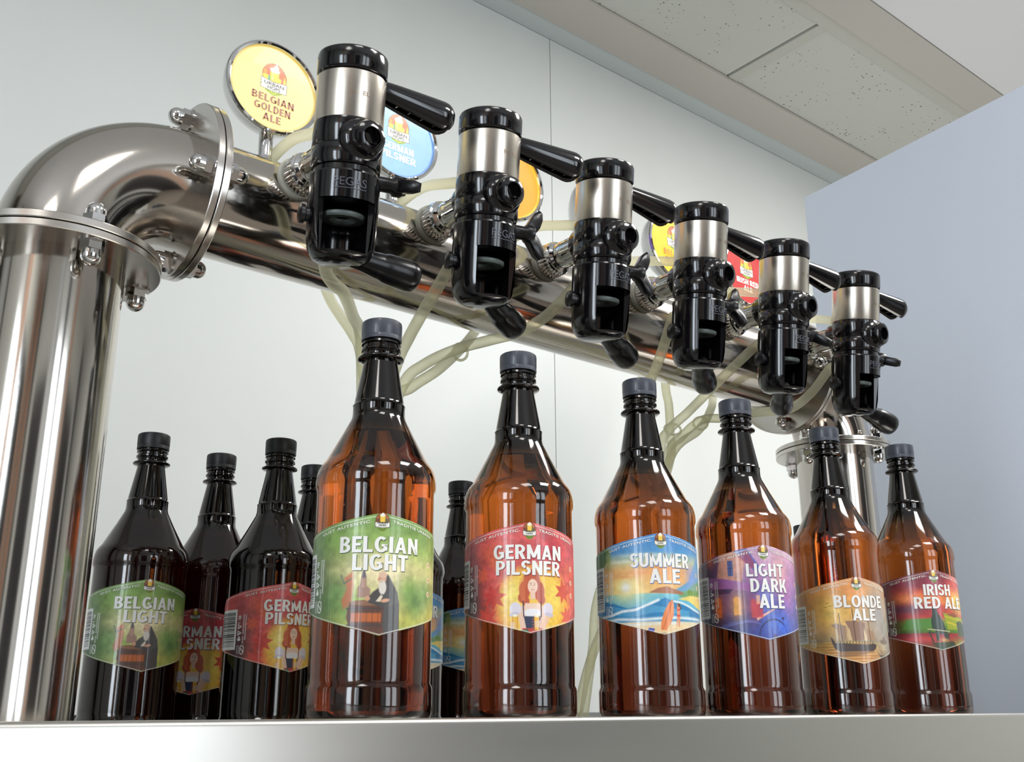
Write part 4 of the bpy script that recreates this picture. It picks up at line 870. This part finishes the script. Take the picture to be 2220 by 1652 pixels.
for (x, y, z, az, zt, kd, sh, lab) in BOT:
    t = empty('beer_bottle', (x, y, z - .0048), (0, 0, radians(az + 90))); tag(t, lab, 'bottle', 'front row bottles' if sh == 'l' else 'back bottles')
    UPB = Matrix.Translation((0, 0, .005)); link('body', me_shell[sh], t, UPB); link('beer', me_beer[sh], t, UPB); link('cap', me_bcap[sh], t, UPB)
    lb = link('label', ME[kd][0], t, Matrix.Translation((0, 0, zt - ZT + .005))); link('lettering', ME[kd][1], lb)

# ------------------------------------------------------------------ hoses
def hose(pts, label, r=.0055, k=8):
    mb = tube(MB(), catmull(pts, k), r, 16, caps=True)
    o = link('beer_hose', mb.mesh('beer_hose', m_hose)); tag(o, label, 'hose', 'beer hoses'); return o
HOSES = [
 (NIP[0] + [(.3880, .7150, .3560), (.3990, .7200, .3440), (.4128, .725, .3399), (.4489, .77, .3412), (.4759, .80, .3337), (.505, .84, .27), (.52, .86, .18), (.54, .88, .05), (.54, .885, -.022)], 'pale hose dropping from the first tap to the left of the largest bottle cap'),
 ([(.470, .89, .45), (.4947, .90, .4138), (.5082, .90, .3967), (.5257, .90, .3778), (.5362, .90, .3572), (.55, .90, .28), (.56, .90, .15), (.565, .905, -.022)], 'second pale hose, just left of the one from the first tap'),
 (NIP[1] + [(.5003, .715, .3614), (.4963, .73, .3429), (.5087, .77, .3327), (.5163, .80, .3172), (.525, .84, .27), (.515, .87, .16), (.515, .875, -.022)], 'hose from the second tap slanting down behind the largest bottle'),
 (NIP[2] + [(.6347, .715, .372), (.6162, .735, .3553), (.6038, .77, .3527), (.5865, .80, .3478), (.548, .80, .3238), (.5233, .80, .2966), (.505, .81, .22), (.500, .83, .10), (.500, .84, -.022)], 'long pale hose curving left from the third tap under the pipe'),
 ([(.700, .90, .44), (.6672, .88, .4044), (.6218, .84, .3673), (.5715, .81, .3298 - .004), (.5446, .815, .3040), (.5290, .825, .2840), (.550, .835, .2), (.555, .85, .08), (.555, .855, -.022)], 'pale hose tied below the long curved one'),
 (NIP[3] + [(.799, .716, .3750), (.8060, .733, .3600), (.820, .760, .3430), (.845, .80, .30), (.87, .82, .24), (.88, .85, .1), (.88, .855, -.022)], 'hose from the fourth tap running down behind the cap of the beach labelled bottle'),
 (NIP[4] + [(.9135, .715, .3750), (.9051, .74, .3549), (.917, .79, .3378), (.8928, .80, .3134), (.8768, .80, .2835), (.865, .82, .15), (.865, .825, -.022)], 'pale hose slanting down left from the fifth tap'),
 (NIP[5] + [(1.0600, .7150, .3720), (1.0330, .7300, .3500), (1.010, .760, .3480), (1.000, .800, .3480), (.990, .830, .3500), (.9755, .85, .3312), (.9434, .85, .2941), (.925, .862, .15), (.922, .87, -.022)], 'pale hose from the rightmost tap passing behind the fifth tap to the left'),
 ([(1.10, .90, .44), (1.0992, .90, .4137), (1.0685, .88, .3873), (1.0243, .864, .3500), (.965, .862, .305), (.95, .885, .2), (.945, .895, -.022)], 'short pale hose joining the right hose at the upper cable tie'),
 ([(.968, .87, .46), (.9706, .87, .3985), (.975, .87, .3747), (.975, .87, .3382), (.9716, .87, .3017), (.960, .90, .22), (.935, .915, .16), (.8703, .90, .085), (.8508, .90, .0485), (.8376, .90, .0134), (.8277, .90, -.022)], 'upright pale hose between the beach and purple labels, its end by the red-labelled bottle'),
 ([(.990, .93, .46), (.992, .93, .40), (.990, .935, .30), (.955, .945, .22), (.9164, .95, .1337), (.9067, .95, .0781), (.8976, .95, .035), (.8862, .95, -.017)], 'hose strand left of the beach labelled bottle near the counter'),
]
for P, lab in HOSES: hose(P, lab)
LOOP = ['between the left sign and first tap', 'behind the second tap', 'behind the third tap', 'behind the fourth tap', 'behind the fifth tap', 'behind the sixth tap']
for i in range(6):
    x = TX0 + TSP * i
    hose([(x + .012, .848, .425), (x + .010, .846, .4700), (x + .010, .805, .4870), (x + .008, .760, .4870), (x + .006, .715, .4720), (x + .004, .684, .4600)], 'clear gas hose looping over the pipe ' + LOOP[i], .0052)
for c, ax, lab in [((.5990, .811, .3505), (-.9, .0, -.45), 'cable tie holding the curved hoses under the pipe'), ((.9180, .815, .3230), (-.6, 0, -.8), 'lower cable tie at the crossing of the right hoses'), ((1.030, .866, .3600), (-.8, 0, -.45), 'upper cable tie on the right hoses')]:
    mb = MB(); T = axT(c, ax, (0, 0, 1)); P = [T @ Vector((.0115 * cos(a), .0085 * sin(a), 0)) for a in np.linspace(0, 2 * pi, 25)]
    tube(mb, P, .0014, 8); o = link('cable_tie', mb.mesh('cable_tie', m_hose)); tag(o, lab, 'cable tie')
